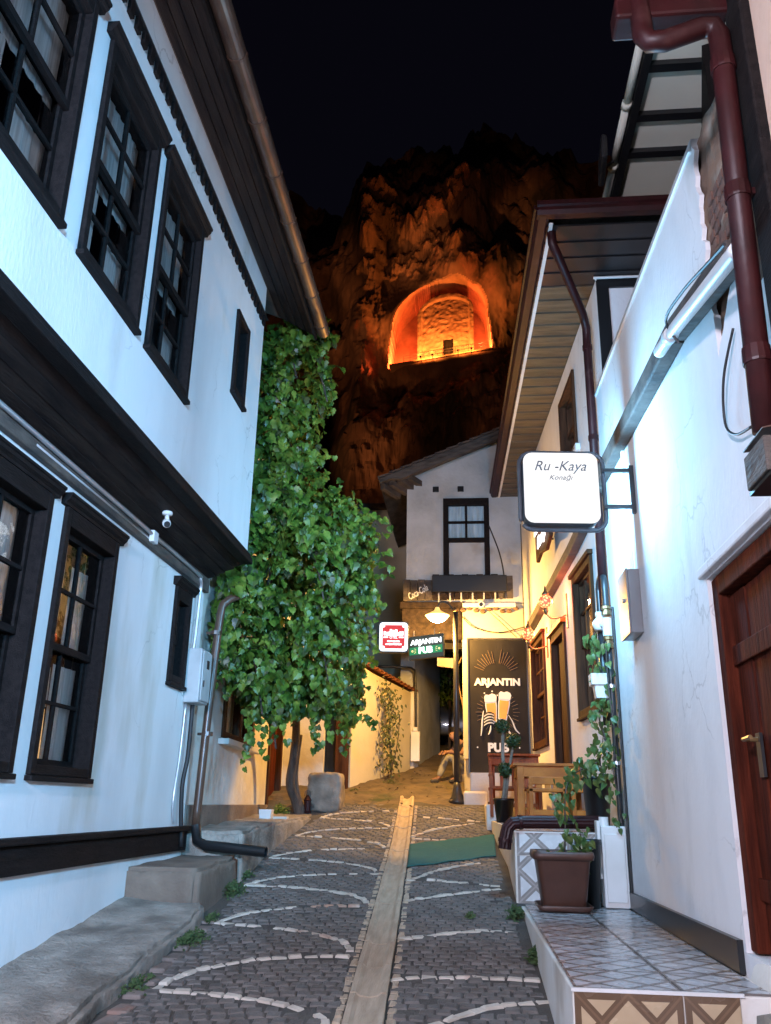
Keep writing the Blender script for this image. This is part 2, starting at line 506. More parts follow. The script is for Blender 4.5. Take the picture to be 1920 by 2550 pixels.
    def build(s, name, m, parent=None, bevel=0.0, smooth=False, at=None, uvf=None, recalc=True):
        if parent is not None:
            org = W[parent]
        elif at is not None:
            org = Vector(at)
        else:
            xs = [v.x for v in s.v]; ys = [v.y for v in s.v]; zs = [v.z for v in s.v]
            org = Vector(((min(xs) + max(xs)) / 2, (min(ys) + max(ys)) / 2, min(zs)))
        me = bpy.data.meshes.new(name)
        me.from_pydata([v - org for v in s.v], [], s.f)
        if recalc:
            bm = bmesh.new()
            bm.from_mesh(me)
            bmesh.ops.remove_doubles(bm, verts=bm.verts, dist=1e-5)
            bmesh.ops.recalc_face_normals(bm, faces=bm.faces)
            bm.to_mesh(me)
            bm.free()
        if uvf:
            uvl = me.uv_layers.new(name='UVMap')
            for l in me.loops:
                uvl.data[l.index].uv = uvf(me.vertices[l.vertex_index].co + org)
        if m is not None:
            me.materials.append(m)
        if smooth:
            for p in me.polygons:
                p.use_smooth = True
        o = bpy.data.objects.new(name, me)
        COL.objects.link(o)
        o.location = (0, 0, 0) if parent is not None else org
        if parent is not None:
            o.parent = parent
        W[o] = org
        if bevel:
            bv = o.modifiers.new('bevel', 'BEVEL')
            bv.width = bevel
            bv.segments = 2
            bv.limit_method = 'ANGLE'
        return o

def tag(o, label=None, cat=None, group=None, kind=None):
    if label: o['label'] = label
    if cat: o['category'] = cat
    if group: o['group'] = group
    if kind: o['kind'] = kind
    return o
def thing(name, at, label, cat, group=None):
    o = bpy.data.objects.new(name, None)
    o.empty_display_size = 0.2
    COL.objects.link(o)
    o.location = at
    W[o] = Vector(at)
    return tag(o, label, cat, group)
def copy_part(o, parent, loc=None, rot=None, scl=None):
    c = o.copy()
    COL.objects.link(c)
    c.parent = parent
    if loc is not None: c.location = loc
    if rot is not None: c.rotation_euler = rot
    if scl is not None: c.scale = scl
    return c
def lamp(name, kind, at, color, power, size=0.05, target=None, spot=None, blend=0.5):
    d = bpy.data.lights.new(name, kind)
    d.color = color
    d.energy = power
    if kind in ('POINT', 'SPOT'):
        d.shadow_soft_size = size
    if kind == 'AREA':
        d.shape = 'DISK'
        d.size = size
    if kind == 'SPOT':
        d.spot_size = spot
        d.spot_blend = blend
    o = bpy.data.objects.new(name, d)
    COL.objects.link(o)
    o.location = at
    if target is not None:
        o.rotation_euler = (Vector(target) - Vector(at)).to_track_quat('-Z', 'Y').to_euler()
    return o
def smooth_path(pts, n=6):
    pts = [Vector(p) for p in pts]
    out = []
    for i in range(len(pts) - 1):
        p0, p1, p2, p3 = pts[max(i - 1, 0)], pts[i], pts[i + 1], pts[min(i + 2, len(pts) - 1)]
        for k in range(n):
            t = k / n
            out.append(0.5 * ((2 * p1) + (p2 - p0) * t + (2 * p0 - 5 * p1 + 4 * p2 - p3) * t * t + (3 * p1 - p0 - 3 * p2 + p3) * t ** 3))
    out.append(pts[-1])
    return out
def text(name, body, m, parent, o, ux, uz, width, height=None, ext=0.004, off=0.0, shear=0.0, kern=1.0, strokes=None):
    """flat lettering turned into a mesh: o = centre, ux = reading direction, uz = up"""
    cu = bpy.data.curves.new(name, 'FONT')
    cu.body = body
    cu.align_x = 'CENTER'
    cu.align_y = 'CENTER'
    cu.extrude = 0.0
    cu.offset = off
    cu.shear = shear
    cu.space_character = kern
    cu.resolution_u = 3
    ob = bpy.data.objects.new(name + '_tmp', cu)
    COL.objects.link(ob)
    dg = bpy.context.evaluated_depsgraph_get()
    dg.update()
    me = bpy.data.meshes.new_from_object(ob.evaluated_get(dg))
    bpy.data.objects.remove(ob)
    xs = [v.co.x for v in me.vertices]; ys = [v.co.y for v in me.vertices]
    wx, wy = max(xs) - min(xs), max(ys) - min(ys)
    sx = width / wx
    sy = (height / wy) if height else sx
    cx, cy = (max(xs) + min(xs)) / 2, (max(ys) + min(ys)) / 2
    ux, uz, o = Vector(ux).normalized(), Vector(uz).normalized(), Vector(o)
    nn = ux.cross(uz)
    mb = MB()
    vs = [o + ux * (v.co.x - cx) * sx + uz * (v.co.y - cy) * sy for v in me.vertices]
    fs = [tuple(p.vertices) for p in me.polygons]
    mb.add(vs, fs)
    k = len(vs)
    mb.add([v + nn * ext for v in vs], fs)
    bpy.data.meshes.remove(me)
    return mb.build(name, m, parent, recalc=False)

def gz(y):      # height of the lane
    if y < 9: return 0.107 * y
    if y < 13.3: return 0.963 + 0.107 * (y - 9) + 0.012 * (y - 9) ** 2
    return 0.963 + 0.107 * 4.3 + 0.012 * 4.3 ** 2 + 0.17 * (y - 13.3)

# ================================================================== GROUND
mb = MB()
ys = [-9 + i * 0.35 for i in range(int(42 / 0.35) + 1)]
xs = [-9, -6, -4, -3, -2.4, -1.9, -1.4, -0.9, -0.4, 0.1, 0.5, 1.2, 2.2, 4, 8]
k = 0
vs, fs = [], []
for y in ys:
    for x in xs:
        vs.append((x, y, gz(y) - 0.0125 + 0.003 * (noise.noise(Vector((x * 1.3, y * 1.3, 0))))))
nx = len(xs)
for j in range(len(ys) - 1):
    for i in range(nx - 1):
        a = j * nx + i
        fs.append((a, a + 1, a + nx + 1, a + nx))
street = mb.add(vs, fs).build('street', M_MO, at=(0, 0, 0), smooth=True, recalc=False)
tag(street, kind='structure')

# unpaved upper lane, slightly above the bedding
mb = MB()
def dirt_fn(a, b):
    x = -3.2 + 4.6 * a
    y = 12.75 + 9.5 * b
    e = min(1.0, b * 9)
    return (x, y, gz(y) - 0.03 + 0.05 * e + 0.045 * noise.noise(Vector((x * 1.7, y * 1.5, 3))) + 0.02 * noise.noise(Vector((x * 6, y * 6, 1))))
mb.grid(dirt_fn, 60, 110)
tag(mb.build('dirt_path', M_DT, at=(0, 0, 0), smooth=True, recalc=False), kind='structure')

# ------------------------------------------------ lane edges and arcs
def lane_left(y):
    pts = [(-4, -1.75), (4.8, -1.87), (6.9, -1.98), (10.2, -2.26), (12.5, -2.06), (13.4, -1.95)]
    for (a, b), (c, d) in zip(pts, pts[1:]):
        if y <= c: return b + (d - b) * (y - a) / (c - a)
    return pts[-1][1]
def lane_right(y):
    return 0.435 - 0.028 * max(0, y - 5)
def chan_c(y):
    return -0.565 - 0.0445 * (y - 4.95)
CHW = 0.085
# white arcs
arcs = []
Yt = [2.05, 3.42, 4.85, 6.21, 7.64, 9.0, 10.35, 11.6, 12.7]     # right-hand tips beside the channel (left half)
Yl = [2.6, 4.0, 5.36, 6.88, 8.28, 9.65, 10.95, 12.1]             # left-hand tips
for i in range(len(Yl)):
    xl = lane_left(Yl[i]) + 0.08
    xr = chan_c(Yt[i + 1]) - 0.19
    # rising quarter arc from the left tip to the next right tip
    pts = []
    for s in range(25):
        t = math.pi / 2 * s / 24
        pts.append((xr - (xr - xl) * math.cos(t), Yl[i] + (Yt[i + 1] - 0.05 - Yl[i]) * math.sin(t)))
    arcs.append(pts)
    xr0 = chan_c(Yt[i]) - 0.19
    pts = []
    for s in range(25):
        t = math.pi / 2 * s / 24
        pts.append((xl + (xr0 - xl) * math.cos(t), Yt[i] + 0.05 + (Yl[i] - Yt[i] - 0.05) * math.sin(t)))
    arcs.append(pts)
for P in ([(-0.44, 3.3), (-0.2, 3.62), (0.1, 3.85), (0.42, 3.95)], [(-0.42, 4.55), (-0.1, 4.42), (0.2, 4.25), (0.42, 4.05)],
          [(-0.3, 4.92), (-0.14, 5.08), (-0.01, 5.22), (0.15, 5.34), (0.39, 5.43)],
          [(-0.50, 5.70), (-0.36, 5.77), (-0.1, 5.80), (0.08, 5.82), (0.36, 5.81)],
          [(-0.52, 6.63), (-0.36, 6.71), (-0.06, 6.89), (0.21, 6.94), (0.37, 6.87)],
          [(-0.56, 7.83), (-0.25, 8.09), (0.13, 8.36), (0.31, 8.47)],
          [(-0.62, 8.67), (-0.41, 8.74), (0.0, 8.62), (0.31, 8.54)],
          [(-0.55, 8.79), (-0.42, 9.06), (-0.22, 9.39), (0.1, 9.7)],
          [(-0.66, 9.95), (-0.3, 10.2), (0.05, 10.5), (0.22, 10.6)], [(-0.68, 10.95), (-0.3, 10.9), (0.0, 10.75), (0.2, 10.65)],
          [(-0.72, 11.05), (-0.5, 11.5), (-0.2, 11.8), (0.1, 12.0)], [(-0.75, 12.3), (-0.4, 12.25), (0.1, 12.1)]):
    arcs.append([(p.x, p.y) for p in smooth_path([(x, y, 0) for x, y in P], 8)])
white = []
for pts in arcs:
    run = 0.05
    for (a, b), (c, d) in zip(pts, pts[1:]):
        L = math.hypot(c - a, d - b)
        while run < L:
            t = run / L
            white.append((a + (c - a) * t, b + (d - b) * t, math.atan2(d - b, c - a)))
            run += 0.103
        run -= L
def sett_mesh(name, l, w, h, m, seed):
    r = random.Random(seed)
    mb = MB()
    j = lambda s: r.uniform(-s, s)
    c = 0.008
    bot = [(-l / 2, -w / 2, -0.05), (l / 2, -w / 2, -0.05), (l / 2, w / 2, -0.05), (-l / 2, w / 2, -0.05)]
    mid = [(x + j(.005), y + j(.005), h - 0.012) for x, y, _ in bot]
    top = [(x * (1 - 2 * c / l) + j(.004), y * (1 - 2 * c / w) + j(.004), h + j(.004)) for x, y, _ in bot]
    mb.add(bot + mid + top, [(0, 1, 5, 4), (1, 2, 6, 5), (2, 3, 7, 6), (3, 0, 4, 7), (4, 5, 9, 8), (5, 6, 10, 9), (6, 7, 11, 10), (7, 4, 8, 11), (8, 9, 10, 11)])
    return mb
sett_v = [sett_mesh('sett', 0.088, 0.083, 0.009, M_ST, i) for i in range(8)]
white_v = [sett_mesh('white_sett', 0.096, 0.052, 0.010, M_WS, 20 + i) for i in range(6)]
def place_setts(name, spots, variants, m, limit, stuff_name, vis):
    meshes = []
    for v in variants:
        o = v.build(name, m, street, recalc=False)
        meshes.append(o.data)
        bpy.data.objects.remove(o)
    spots = sorted(spots, key=lambda s: (not vis(s), s[1]))
    rest = MB()
    for i, (x, y, a, q, s) in enumerate(spots):
        sl = math.atan((gz(y + .05) - gz(y - .05)) / 0.1)
        z = gz(y) - 0.012 + q
        rot = Matrix.Rotation(sl, 4, 'X') @ Matrix.Rotation(a, 4, 'Z') @ Matrix.Rotation(R.uniform(-.03, .03), 4, 'Y')
        if i < limit:
            o = bpy.data.objects.new(name, meshes[i % len(meshes)])
            COL.objects.link(o)
            o.parent = street
            o.location = (x, y, z)
            o.rotation_euler = rot.to_euler()
            o.scale = (s, s, 1)
            W[o] = Vector((x, y, z))
        else:
            v = variants[i % len(variants)]
            rest.add([Vector((x, y, z)) + rot @ Vector((p.x * s, p.y * s, p.z)) for p in v.v], v.f)
    if rest.v:
        tag(rest.build(stuff_name, m, street, recalc=False), kind='stuff')
vis = lambda s: 4.55 < s[1]
place_setts('white_sett', [(x, y, a + R.uniform(-.12, .12), R.uniform(-.004, .006), R.uniform(.85, 1.1)) for x, y, a in white
                           if lane_left(y) < x < lane_right(y) - .03 and y < 12.9 and R.random() > 0.07], white_v, M_WS, 280, 'white_setts', vis)
grid_w = {}
for x, y, a in white:
    grid_w.setdefault((int(x * 5 // 1), int(y * 5 // 1)), []).append((x, y))
def near_white(x, y):
    i, j = int(x * 5 // 1), int(y * 5 // 1)
    for a in (-1, 0, 1):
        for b in (-1, 0, 1):
            for (p, q) in grid_w.get((i + a, j + b), ()):
                if (p - x) ** 2 + (q - y) ** 2 < 0.0034: return True
    return False
spots = []
y = 2.4
row = 0
while y < 13.1:
    x = -2.4 + (0.05 if row % 2 else 0) + R.uniform(0, .03)
    while x < 0.5:
        bend = 0.10 * math.sin((x + 1.4) * 2.6) if x < chan_c(y) else 0.05 * math.sin(x * 4)
        yy = y + bend + R.uniform(-.008, .008)
        if lane_left(yy) + .03 < x < lane_right(yy) - .05 and abs(x - chan_c(yy)) > CHW + .06 and not near_white(x, yy) and R.random() > .012:
            spots.append((x, yy, R.uniform(-.09, .09) + 0.2 * math.cos((x + 1.4) * 2.6) * (x < chan_c(y)), R.uniform(-.003, .003), R.uniform(.9, 1.03)))
        x += 0.0925
    y += 0.0885
    row += 1
place_setts('sett', spots, sett_v, M_ST, 300, 'setts', vis)

# ------------------------------------------------ drain channel of stone slabs with a shallow trough
chan = MB().box((-0.1, 0, -0.05), (0.1, 0.01, -0.045)).build('drain_channel', M_MO, at=(0, 0, 0))
tag(chan, kind='structure')
y = 1.9
while y < 13.1:
    l = R.uniform(.5, .62) if y < 9 else R.uniform(.6, .8)
    mb = MB()
    prof = [(-CHW - .02, -.05), (-CHW - .02, .022), (-CHW + .012, .026), (-.05, .008), (0, .001), (.05, .008), (CHW - .012, .026), (CHW + .02, .022), (CHW + .02, -.05)]
    ends = []
    for yy in (y + .006, y + l - .006):
        c = chan_c(yy) + R.uniform(-.003, .003)
        dz = R.uniform(-.004, .004)
        ends.append([(c + px, yy, gz(yy) + pz + dz) for px, pz in prof])
    n = len(prof)
    mb.add(ends[0] + ends[1], [(i, i + 1, n + i + 1, n + i) for i in range(n - 1)] + [tuple(range(n)), tuple(range(2 * n - 1, n - 1, -1))])
    mb.build('channel_slab', M_CH, chan)
    y += l
edge_spots = []
y = 2.0
while y < 13:
    for sgn in (-1, 1):
        edge_spots.append((chan_c(y) + sgn * (CHW + .055), y + R.uniform(-.02, .02), math.pi / 2 + R.uniform(-.08, .08), R.uniform(-.004, .004), R.uniform(.55, .8)))
    y += 0.1
vsel = [sett_mesh('edge_sett', 0.12, 0.07, 0.012, M_ST, 50 + i) for i in range(4)]
mb = MB()
for (x, y, a, q, s) in edge_spots:
    v = R.choice(vsel)
    rot = Matrix.Rotation(math.atan(.107), 4, 'X') @ Matrix.Rotation(a, 4, 'Z')
    mb.add([Vector((x, y, gz(y) - .016 + q)) + rot @ Vector((p.x * s, p.y * s, p.z)) for p in v.v], v.f)
tag(mb.build('edge_setts', M_CH, chan, recalc=False), kind='stuff')
# kerb line of worn pinkish stones along the low ledge
for i in range(13):
    y = 4.0 + i * 0.24
    x = lane_left(y) + .0
    mb = MB()
    mb.box((x - .06, y + .008, gz(y) - .05), (x + .05 + R.uniform(-.01, .01), y + .232, gz(y) + .012 + R.uniform(-.008, .008)))
    mb.build('kerb_stone', M_KB, street, bevel=.012)

# ================================================================== LEFT LEDGES
def rough_block(name, fn, nu, nv, m):
    pass
def ledge(name, outline, ztop, m, label, sub=0.13, amp=0.026, tilt=None):
    """a cast block: outline (x,y) list, sides sunk into the ground, lumpy surface"""
    bm = bmesh.new()
    n = len(outline)
    zt = (lambda x, y: ztop) if not callable(ztop) else ztop
    bot = [bm.verts.new((x, y, gz(y) - 0.12)) for x, y in outline]
    top = [bm.verts.new((x, y, zt(x, y))) for x, y in outline]
    bm.faces.new(top)
    for i in range(n):
        j = (i + 1) % n
        bm.faces.new((bot[i], bot[j], top[j], top[i]))
    bmesh.ops.recalc_face_normals(bm, faces=bm.faces)
    bmesh.ops.bevel(bm, geom=[e for e in bm.edges if all(v in top for v in e.verts) or (e.verts[0] in top) != (e.verts[1] in top)], offset=.03, segments=2, affect='EDGES')
    bmesh.ops.triangulate(bm, faces=bm.faces)
    for _ in range(5):
        long = [e for e in bm.edges if e.calc_length() > sub]
        if not long: break
        bmesh.ops.subdivide_edges(bm, edges=long, cuts=1)
        bmesh.ops.triangulate(bm, faces=bm.faces)
    for v in bm.verts:
        d = noise.noise_vector(v.co * 2.3) * amp + noise.noise_vector(v.co * 7) * amp * .5 + noise.noise_vector(v.co * 19) * amp * .28
        v.co += d
    me = bpy.data.meshes.new(name)
    org = Vector((sum(p[0] for p in outline) / n, sum(p[1] for p in outline) / n, gz(sum(p[1] for p in outline) / n)))
    bmesh.ops.translate(bm, verts=bm.verts, vec=-org)
    bm.to_mesh(me)
    bm.free()
    me.materials.append(m)
    for p in me.polygons: p.use_smooth = True
    o = bpy.data.objects.new(name, me)
    COL.objects.link(o)
    o.location = org
    W[o] = org
    return tag(o, label, 'ledge', 'concrete ledges along the left wall')
ledge('concrete_ledge', [(-2.75, 2.2), (-1.93, 2.2), (-1.95, 4.4), (-2.02, 6.95), (-2.10, 7.15), (-2.75, 7.15)],
      lambda x, y: gz(y) + 0.09 + 0.04 * (x < -2.3), M_CN, 'low grey concrete ledge sloping along the left wall foot, nearest the camera')
ledge('concrete_block', [(-2.75, 6.98), (-2.10, 6.98), (-2.14, 8.35), (-2.75, 8.35)], lambda x, y: 1.10 + 0.012 * (y - 7), M_CB,
      'brown faced square concrete step block between the low ledge and the black drain pipe', amp=.018)
ledge('concrete_ledge', [(-2.95, 8.36), (-2.13, 8.36), (-2.22, 10.2), (-2.14, 12.3), (-2.3, 12.45), (-3.05, 12.45)],
      lambda x, y: 1.33 + 0.028 * (y - 8.36), M_CN, 'long raised concrete ledge below the stained wall, leading to the brown door')

# ================================================================== LEFT HOUSE (timber framed, jettied)
FL = F((-2.68, 0, 0), (0, 1, 0), (1, 0, 0))
FU = F((-2.20, 0, 0), (0, 1, 0), (1, 0, 0))
LH = thing('timber_house', (-3.6, 5, 0), 'white plastered house with dark timber windows and jettied upper floor, filling the left', 'house')
YE, YEU = 8.28, 8.06        # far ends of lower and upper facade
Y0 = -1.5
SOF = 3.86
low_win = [(2.80, 3.68), (4.07, 4.955), (5.16, 6.04)]
low_z = (1.73, 3.45)
up_win = [(0.4, 1.35), (1.55, 2.45), (2.72, 3.70), (3.93, 4.82), (4.99, 5.87)]
up_z = (4.57, 6.14)
sm_low = (7.42, 7.86, 2.60, 3.47)
sm_up = (7.03, 7.46, 5.27, 6.14)
holes = [(a + .05, b - .05, low_z[0] + .05, low_z[1] - .09) for a, b in low_win] + [(sm_low[0] + .04, sm_low[1] - .04, sm_low[2] + .04, sm_low[3] - .1)]
mb = MB()
mb.wall(FL, Y0, YE, -0.5, SOF, holes, reveal=.2, thick=.5)
mb.build('lower_wall', M_PL, LH, recalc=False)
holes = [(a + .05, b - .05, up_z[0] + .05, up_z[1] - .09) for a, b in up_win] + [(sm_up[0] + .04, sm_up[1] - .04, sm_up[2] + .04, sm_up[3] - .06)]
mb = MB()
mb.wall(FU, Y0, YEU, 3.93, 7.08, holes, reveal=.2, thick=.5)
mb.build('upper_wall', M_PL, LH, recalc=False)
MB().box((-5.5, Y0, -.5), (-2.72, YE - .01, 3.9)).build('room_core', M_IN, LH) if False else None
# dark rooms behind the openings
mb = MB()
mb.box((-3.3, Y0 + .05, .2), (-3.2, YE - .1, 3.85)).box((-3.3, Y0 + .05, 3.95), (-3.25, YEU - .1, 6.9))
mb.build('room_wall', M_IN, LH)
# gable end wall turned uphill
mb = MB()
mb.box((-5.2, YE - .24, -.3), (-2.7, YE - .002, 3.84)).box((-5.2, YEU - .24, 3.94), (-2.22, YEU - .002, 6.95))
mb.build('end_wall', M_PL, LH)

def sash_window(parent, fr, u0, u1, z0, z1, cas=.062, cornice=True, cols=2, curtains=(), wood=None, recess=.09, open_lower=0.0, split=0.5, rows=(2, 2)):
    wood = wood or M_DW
    head = .12 if cornice else cas
    w = MB()
    w.fb(fr, u0, u0 + cas, z0, z1, -.19, .032).fb(fr, u1 - cas, u1, z0, z1, -.19, .032)
    w.fb(fr, u0 + cas, u1 - cas, z0, z0 + cas, -.19, .030).fb(fr, u0 + cas, u1 - cas, z1 - head, z1, -.19, .030)
    win = w.build('window', wood, parent, bevel=.006)
    if cornice:
        c = MB()
        pr = [(0, 0), (.035, 0), (.04, .018), (.06, .035), (.066, .055), (.075, .06), (.075, .078), (0, .078)]
        c.prism([fr.p(u0 - .06, z1 + q, .0 + p) for p, q in pr], fr.u * (u1 - u0 + .12))
        c.build('cornice', wood, win)
    c = MB()
    c.fb(fr, u0 - .01, u1 + .01, z0 - .035, z0 - .002, -.02, .05)
    c.build('sill', wood, win, bevel=.006)
    iu0, iu1, iz0, iz1 = u0 + cas, u1 - cas, z0 + cas, z1 - head
    zm = iz0 + (iz1 - iz0) * (1 - split)
    for k, (a, b, dep, nr) in enumerate(((zm - .03, iz1, -recess + .035, rows[0]), (iz0, zm + .03, -recess, rows[1]))):
        s = .036
        m = MB()
        m.fb(fr, iu0, iu0 + s, a, b, dep - .035, dep).fb(fr, iu1 - s, iu1, a, b, dep - .035, dep)
        m.fb(fr, iu0 + s, iu1 - s, a, a + s * 1.25, dep - .035, dep).fb(fr, iu0 + s, iu1 - s, b - s, b, dep - .035, dep)
        ju0, ju1, jz0, jz1 = iu0 + s, iu1 - s, a + s * 1.25, b - s
        t = .024
        for i in range(1, cols):
            c_ = ju0 + (ju1 - ju0) * i / cols
            m.fb(fr, c_ - t / 2, c_ + t / 2, jz0, jz1, dep - .03, dep - .002)
        for i in range(1, nr):
            c_ = jz0 + (jz1 - jz0) * i / nr
            m.fb(fr, ju0, ju1, c_ - t / 2, c_ + t / 2, dep - .03, dep - .003)
        m.build('sash', wood, win)
        for i in range(cols):
            for j in range(nr):
                a0, a1 = ju0 + (ju1 - ju0) * i / cols, ju0 + (ju1 - ju0) * (i + 1) / cols
                b0, b1 = jz0 + (jz1 - jz0) * j / nr, jz0 + (jz1 - jz0) * (j + 1) / nr
                p = MB()
                d = dep - .018
                p.add([fr.p(a0, b0, d), fr.p(a1, b0, d), fr.p(a1, b1, d), fr.p(a0, b1, d)], [(0, 1, 2, 3)])
                p.build('pane', M_GLA, win, recalc=False)
    for (a, b, c0, c1, m_) in curtains:
        p = MB()
        ua, ub = iu0 + (iu1 - iu0) * a, iu0 + (iu1 - iu0) * b
        za, zb = iz0 + (iz1 - iz0) * c0, iz0 + (iz1 - iz0) * c1
        n = 28
        p.grid(lambda s, t: fr.p(ua + (ub - ua) * s, za + (zb - za) * t, -recess - .07 + .006 * math.sin(s * (ub - ua) * 70 + 2 * t) + .004 * math.sin(s * 9)), n, 3)
        p.build('curtain', m_, win, smooth=True, recalc=False)
    return win
for i, (a, b) in enumerate(low_win):
    cu = [(.0, .48, .45, 1, M_CU), (.62, .98, .5, .9, M_CU), (.52, .98, 0.0, .44, M_CU)] if i == 2 else [(0.0, 1, .42, 1, M_CU), (.55, 1, .05, .42, M_CU)]  # fuller curtains here also stand in for pale reflections on the glass
    if i == 2: cu.append((0.0, .5, -.02, .24, M_CUW))
    if i == 2: cu.append((0.0, .5, .25, .42, M_CU))
    if i == 1: cu.append((.35, .75, .38, .48, M_CUW))
    sash_window(LH, FL, a, b, *low_z, curtains=cu)
for i, (a, b) in enumerate(up_win):
    cu = {2: [(.05, .4, 0, .5, M_CU), (.4, .75, .5, .9, M_CU)], 3: [(.0, .4, 0, .48, M_CU), (.1, .95, .5, .85, M_CU), (.5, 1, .0, .22, M_CU)], 4: [(.0, .35, 0, .42, M_CU), (.1, .95, .55, .95, M_CU)]}.get(i, [])
    cu = [(0, 1, .47, 1, M_CU), (.0, .42, 0, .46, M_CU), (.62, 1, 0, .3, M_CU)] if i > 1 else [(0, .5, 0, 1, M_CU)]  # curtains widened to stand in for grey-blue wall reflections in the panes
    sash_window(LH, FU, a, b, *up_z, cas=.055, recess=.055, curtains=cu)
sash_window(LH, FL, *sm_low, cas=.07, cols=1, rows=(1, 1), curtains=[(0, .8, .5, 1, M_CU)])
sash_window(LH, FU, *sm_up, cas=.07, cols=1, rows=(1, 1), cornice=False)
# base band
mb = MB()
mb.fb(FL, Y0, YE, 1.165, 1.33, .0, .045)
mb.build('base_board', M_DW, LH, bevel=.008)
mb = MB()
mb.fb(FL, Y0, YE, 1.332, 1.375, .0, .085)
mb.build('base_cap', M_DW, LH, bevel=.01)
# jetty: boarded soffit and fascia mouldings
n = 5
for i in range(n):
    a = -2.66 + (2.66 - 2.16) * i / n
    b = -2.66 + (2.66 - 2.16) * (i + 1) / n - .006
    mb = MB()
    zz = 3.75 + .03 * i + .004 * (i % 2)
    mb.hexa([(a, Y0, zz), (b, Y0, zz + .028), (b, YE + .0 - .035 * i, zz + .028), (a, YE + .0 - .035 * i, zz), (a, Y0, zz + .03), (b, Y0, zz + .058), (b, YE - .035 * i, zz + .058), (a, YE - .035 * i, zz + .03)])
    mb.build('soffit_board', M_DW2, LH)
mb = MB()
mb.fb(FU, Y0, YEU + .03, 3.845, 3.90, -.06, .055).fb(FU, Y0, YEU + .02, 3.902, 3.955, -.05, .035)
mb.build('jetty_fascia', M_DW, LH, bevel=.012)
mb = MB()
mb.fb(FL, Y0, YE, 3.60, 3.742, .0, .05)
mb.build('wall_plate', M_WB, LH, bevel=.008)
# denticulated trim below the eave
mb = MB()
mb.fb(FU, Y0, YEU + .02, 6.645, 6.662, 0, .04)
trim = mb.build('dentil_trim', M_BLK, LH)
u = 1.2
dm = MB().fb(FU, 0, .062, 6.54, 6.643, .001, .03).build('dentil', M_DW, LH)
base = dm.data
bpy.data.objects.remove(dm)
while u < YEU - .02:
    o = bpy.data.objects.new('dentil', base)
    COL.objects.link(o)
    o.parent = LH
    o.location = (0, u, 0)
    W[o] = W[LH]
    u += 0.125
# eave soffit boards, gutter of jointed sections
EX = -1.77
for i in range(4):
    a = -2.18 + (EX + .04 + 2.18) * i / 4
    b = -2.18 + (EX + .04 + 2.18) * (i + 1) / 4 - .008
    za, zb = 7.03 - .07 * i, 7.03 - .07 * (i + 1)
    mb = MB()
    mb.hexa([(a, Y0, za), (b, Y0, zb), (b, YEU + .55, zb), (a, YEU + .55, za), (a, Y0, za + .03), (b, Y0, zb + .03), (b, YEU + .55, zb + .03), (a, YEU + .55, za + .03)])
    mb.build('eave_board', M_DW2, LH)
mb = MB().box((EX + .035, Y0, 6.70), (EX + .06, YEU + .56, 6.86))
mb.build('fascia_board', M_DW, LH)
mb = MB()
mb.hexa([(-5.2, Y0, 8.3), (EX - .01, Y0, 6.88), (EX - .01, YEU + .6, 6.88), (-5.2, YEU + .6, 8.3), (-5.2, Y0, 8.4), (EX, Y0, 6.98), (EX, YEU + .6, 6.98), (-5.2, YEU + .6, 8.4)])
mb.build('roof', M_RT, LH)
y = Y0
while y < YEU + .5:
    l = min(.62, YEU + .56 - y)
    mb = MB()
    pr = [(EX + .135 + .075 * math.cos(t), 6.80 + .075 * math.sin(t)) for t in [math.pi + math.pi * i / 10 for i in range(11)]]
    pr2 = [(EX + .135 + .068 * math.cos(t), 6.80 + .068 * math.sin(t)) for t in [2 * math.pi - math.pi * i / 10 for i in range(11)]]
    mb.prism([(x, y + .004, z) for x, z in pr + pr2], (0, l - .008, 0))
    g = mb.build('gutter_section', M_CG, LH, smooth=False)
    mb = MB()
    pr = [(EX + .135 + .081 * math.cos(t), 6.80 + .081 * math.sin(t)) for t in [math.pi + math.pi * i / 10 for i in range(11)]]
    mb.prism([(x, y - .012, z) for x, z in pr + [(x, z) for x, z in pr2]], (0, .024, 0))
    mb.build('gutter_joint', M_BP, g)
    y += .62
# brown downpipe at the corner, with a spout lying on the step block
mb = MB()
mb.tube(smooth_path([(-2.33, 8.56, 3.66), (-2.42, 8.53, 3.62), (-2.5, 8.49, 3.56), (-2.545, 8.46, 3.4), (-2.575, 8.42, 2.4), (-2.60, 8.40, 1.36)], 5), .041, 12)
dp = mb.build('downpipe', M_BP, LH, smooth=True)
for z in (3.2, 2.2):
    MB().lathe([(.056, 0), (.056, .04)], (-2.57, 8.43, z), 12).box((-2.66, 8.40, z + .005), (-2.6, 8.44, z + .03)).build('pipe_clamp', M_BP, dp)
mb = MB()
mb.tube([(-2.59, 8.37, 1.37), (-2.55, 8.33, 1.24), (-2.45, 8.28, 1.205), (-1.86, 8.20, 1.165)], .048, 12, cap=False)
mb.tube([(-2.45, 8.28, 1.205), (-1.86, 8.20, 1.165)], .040, 12, cap=False)
mb.build('spout', M_BLK, LH, smooth=True)
# galvanised conduit below the jetty, down beside the meter box
cd = MB().tube(smooth_path([(-2.62, 1.0, 3.70), (-2.615, 4.5, 3.70), (-2.615, 7.6, 3.69), (-2.615, 7.93, 3.66), (-2.63, 8.0, 3.5), (-2.64, 7.98, 2.9)], 4), .017, 8).build('conduit', M_GV, LH, smooth=True)
MB().tube([(-2.635, 4.6, 3.655), (-2.635, 6.6, 3.655)], .010, 6).build('conduit', M_GV, LH, smooth=True)
MB().box((-2.68, 6.55, 3.63), (-2.59, 6.66, 3.73)).build('junction_box', M_WP, LH, bevel=.01)

M_CAB2 = mat('grey_white_enamel', (0.46, 0.48, 0.48), (0.38, 0.40, 0.40), 6, 0.5)
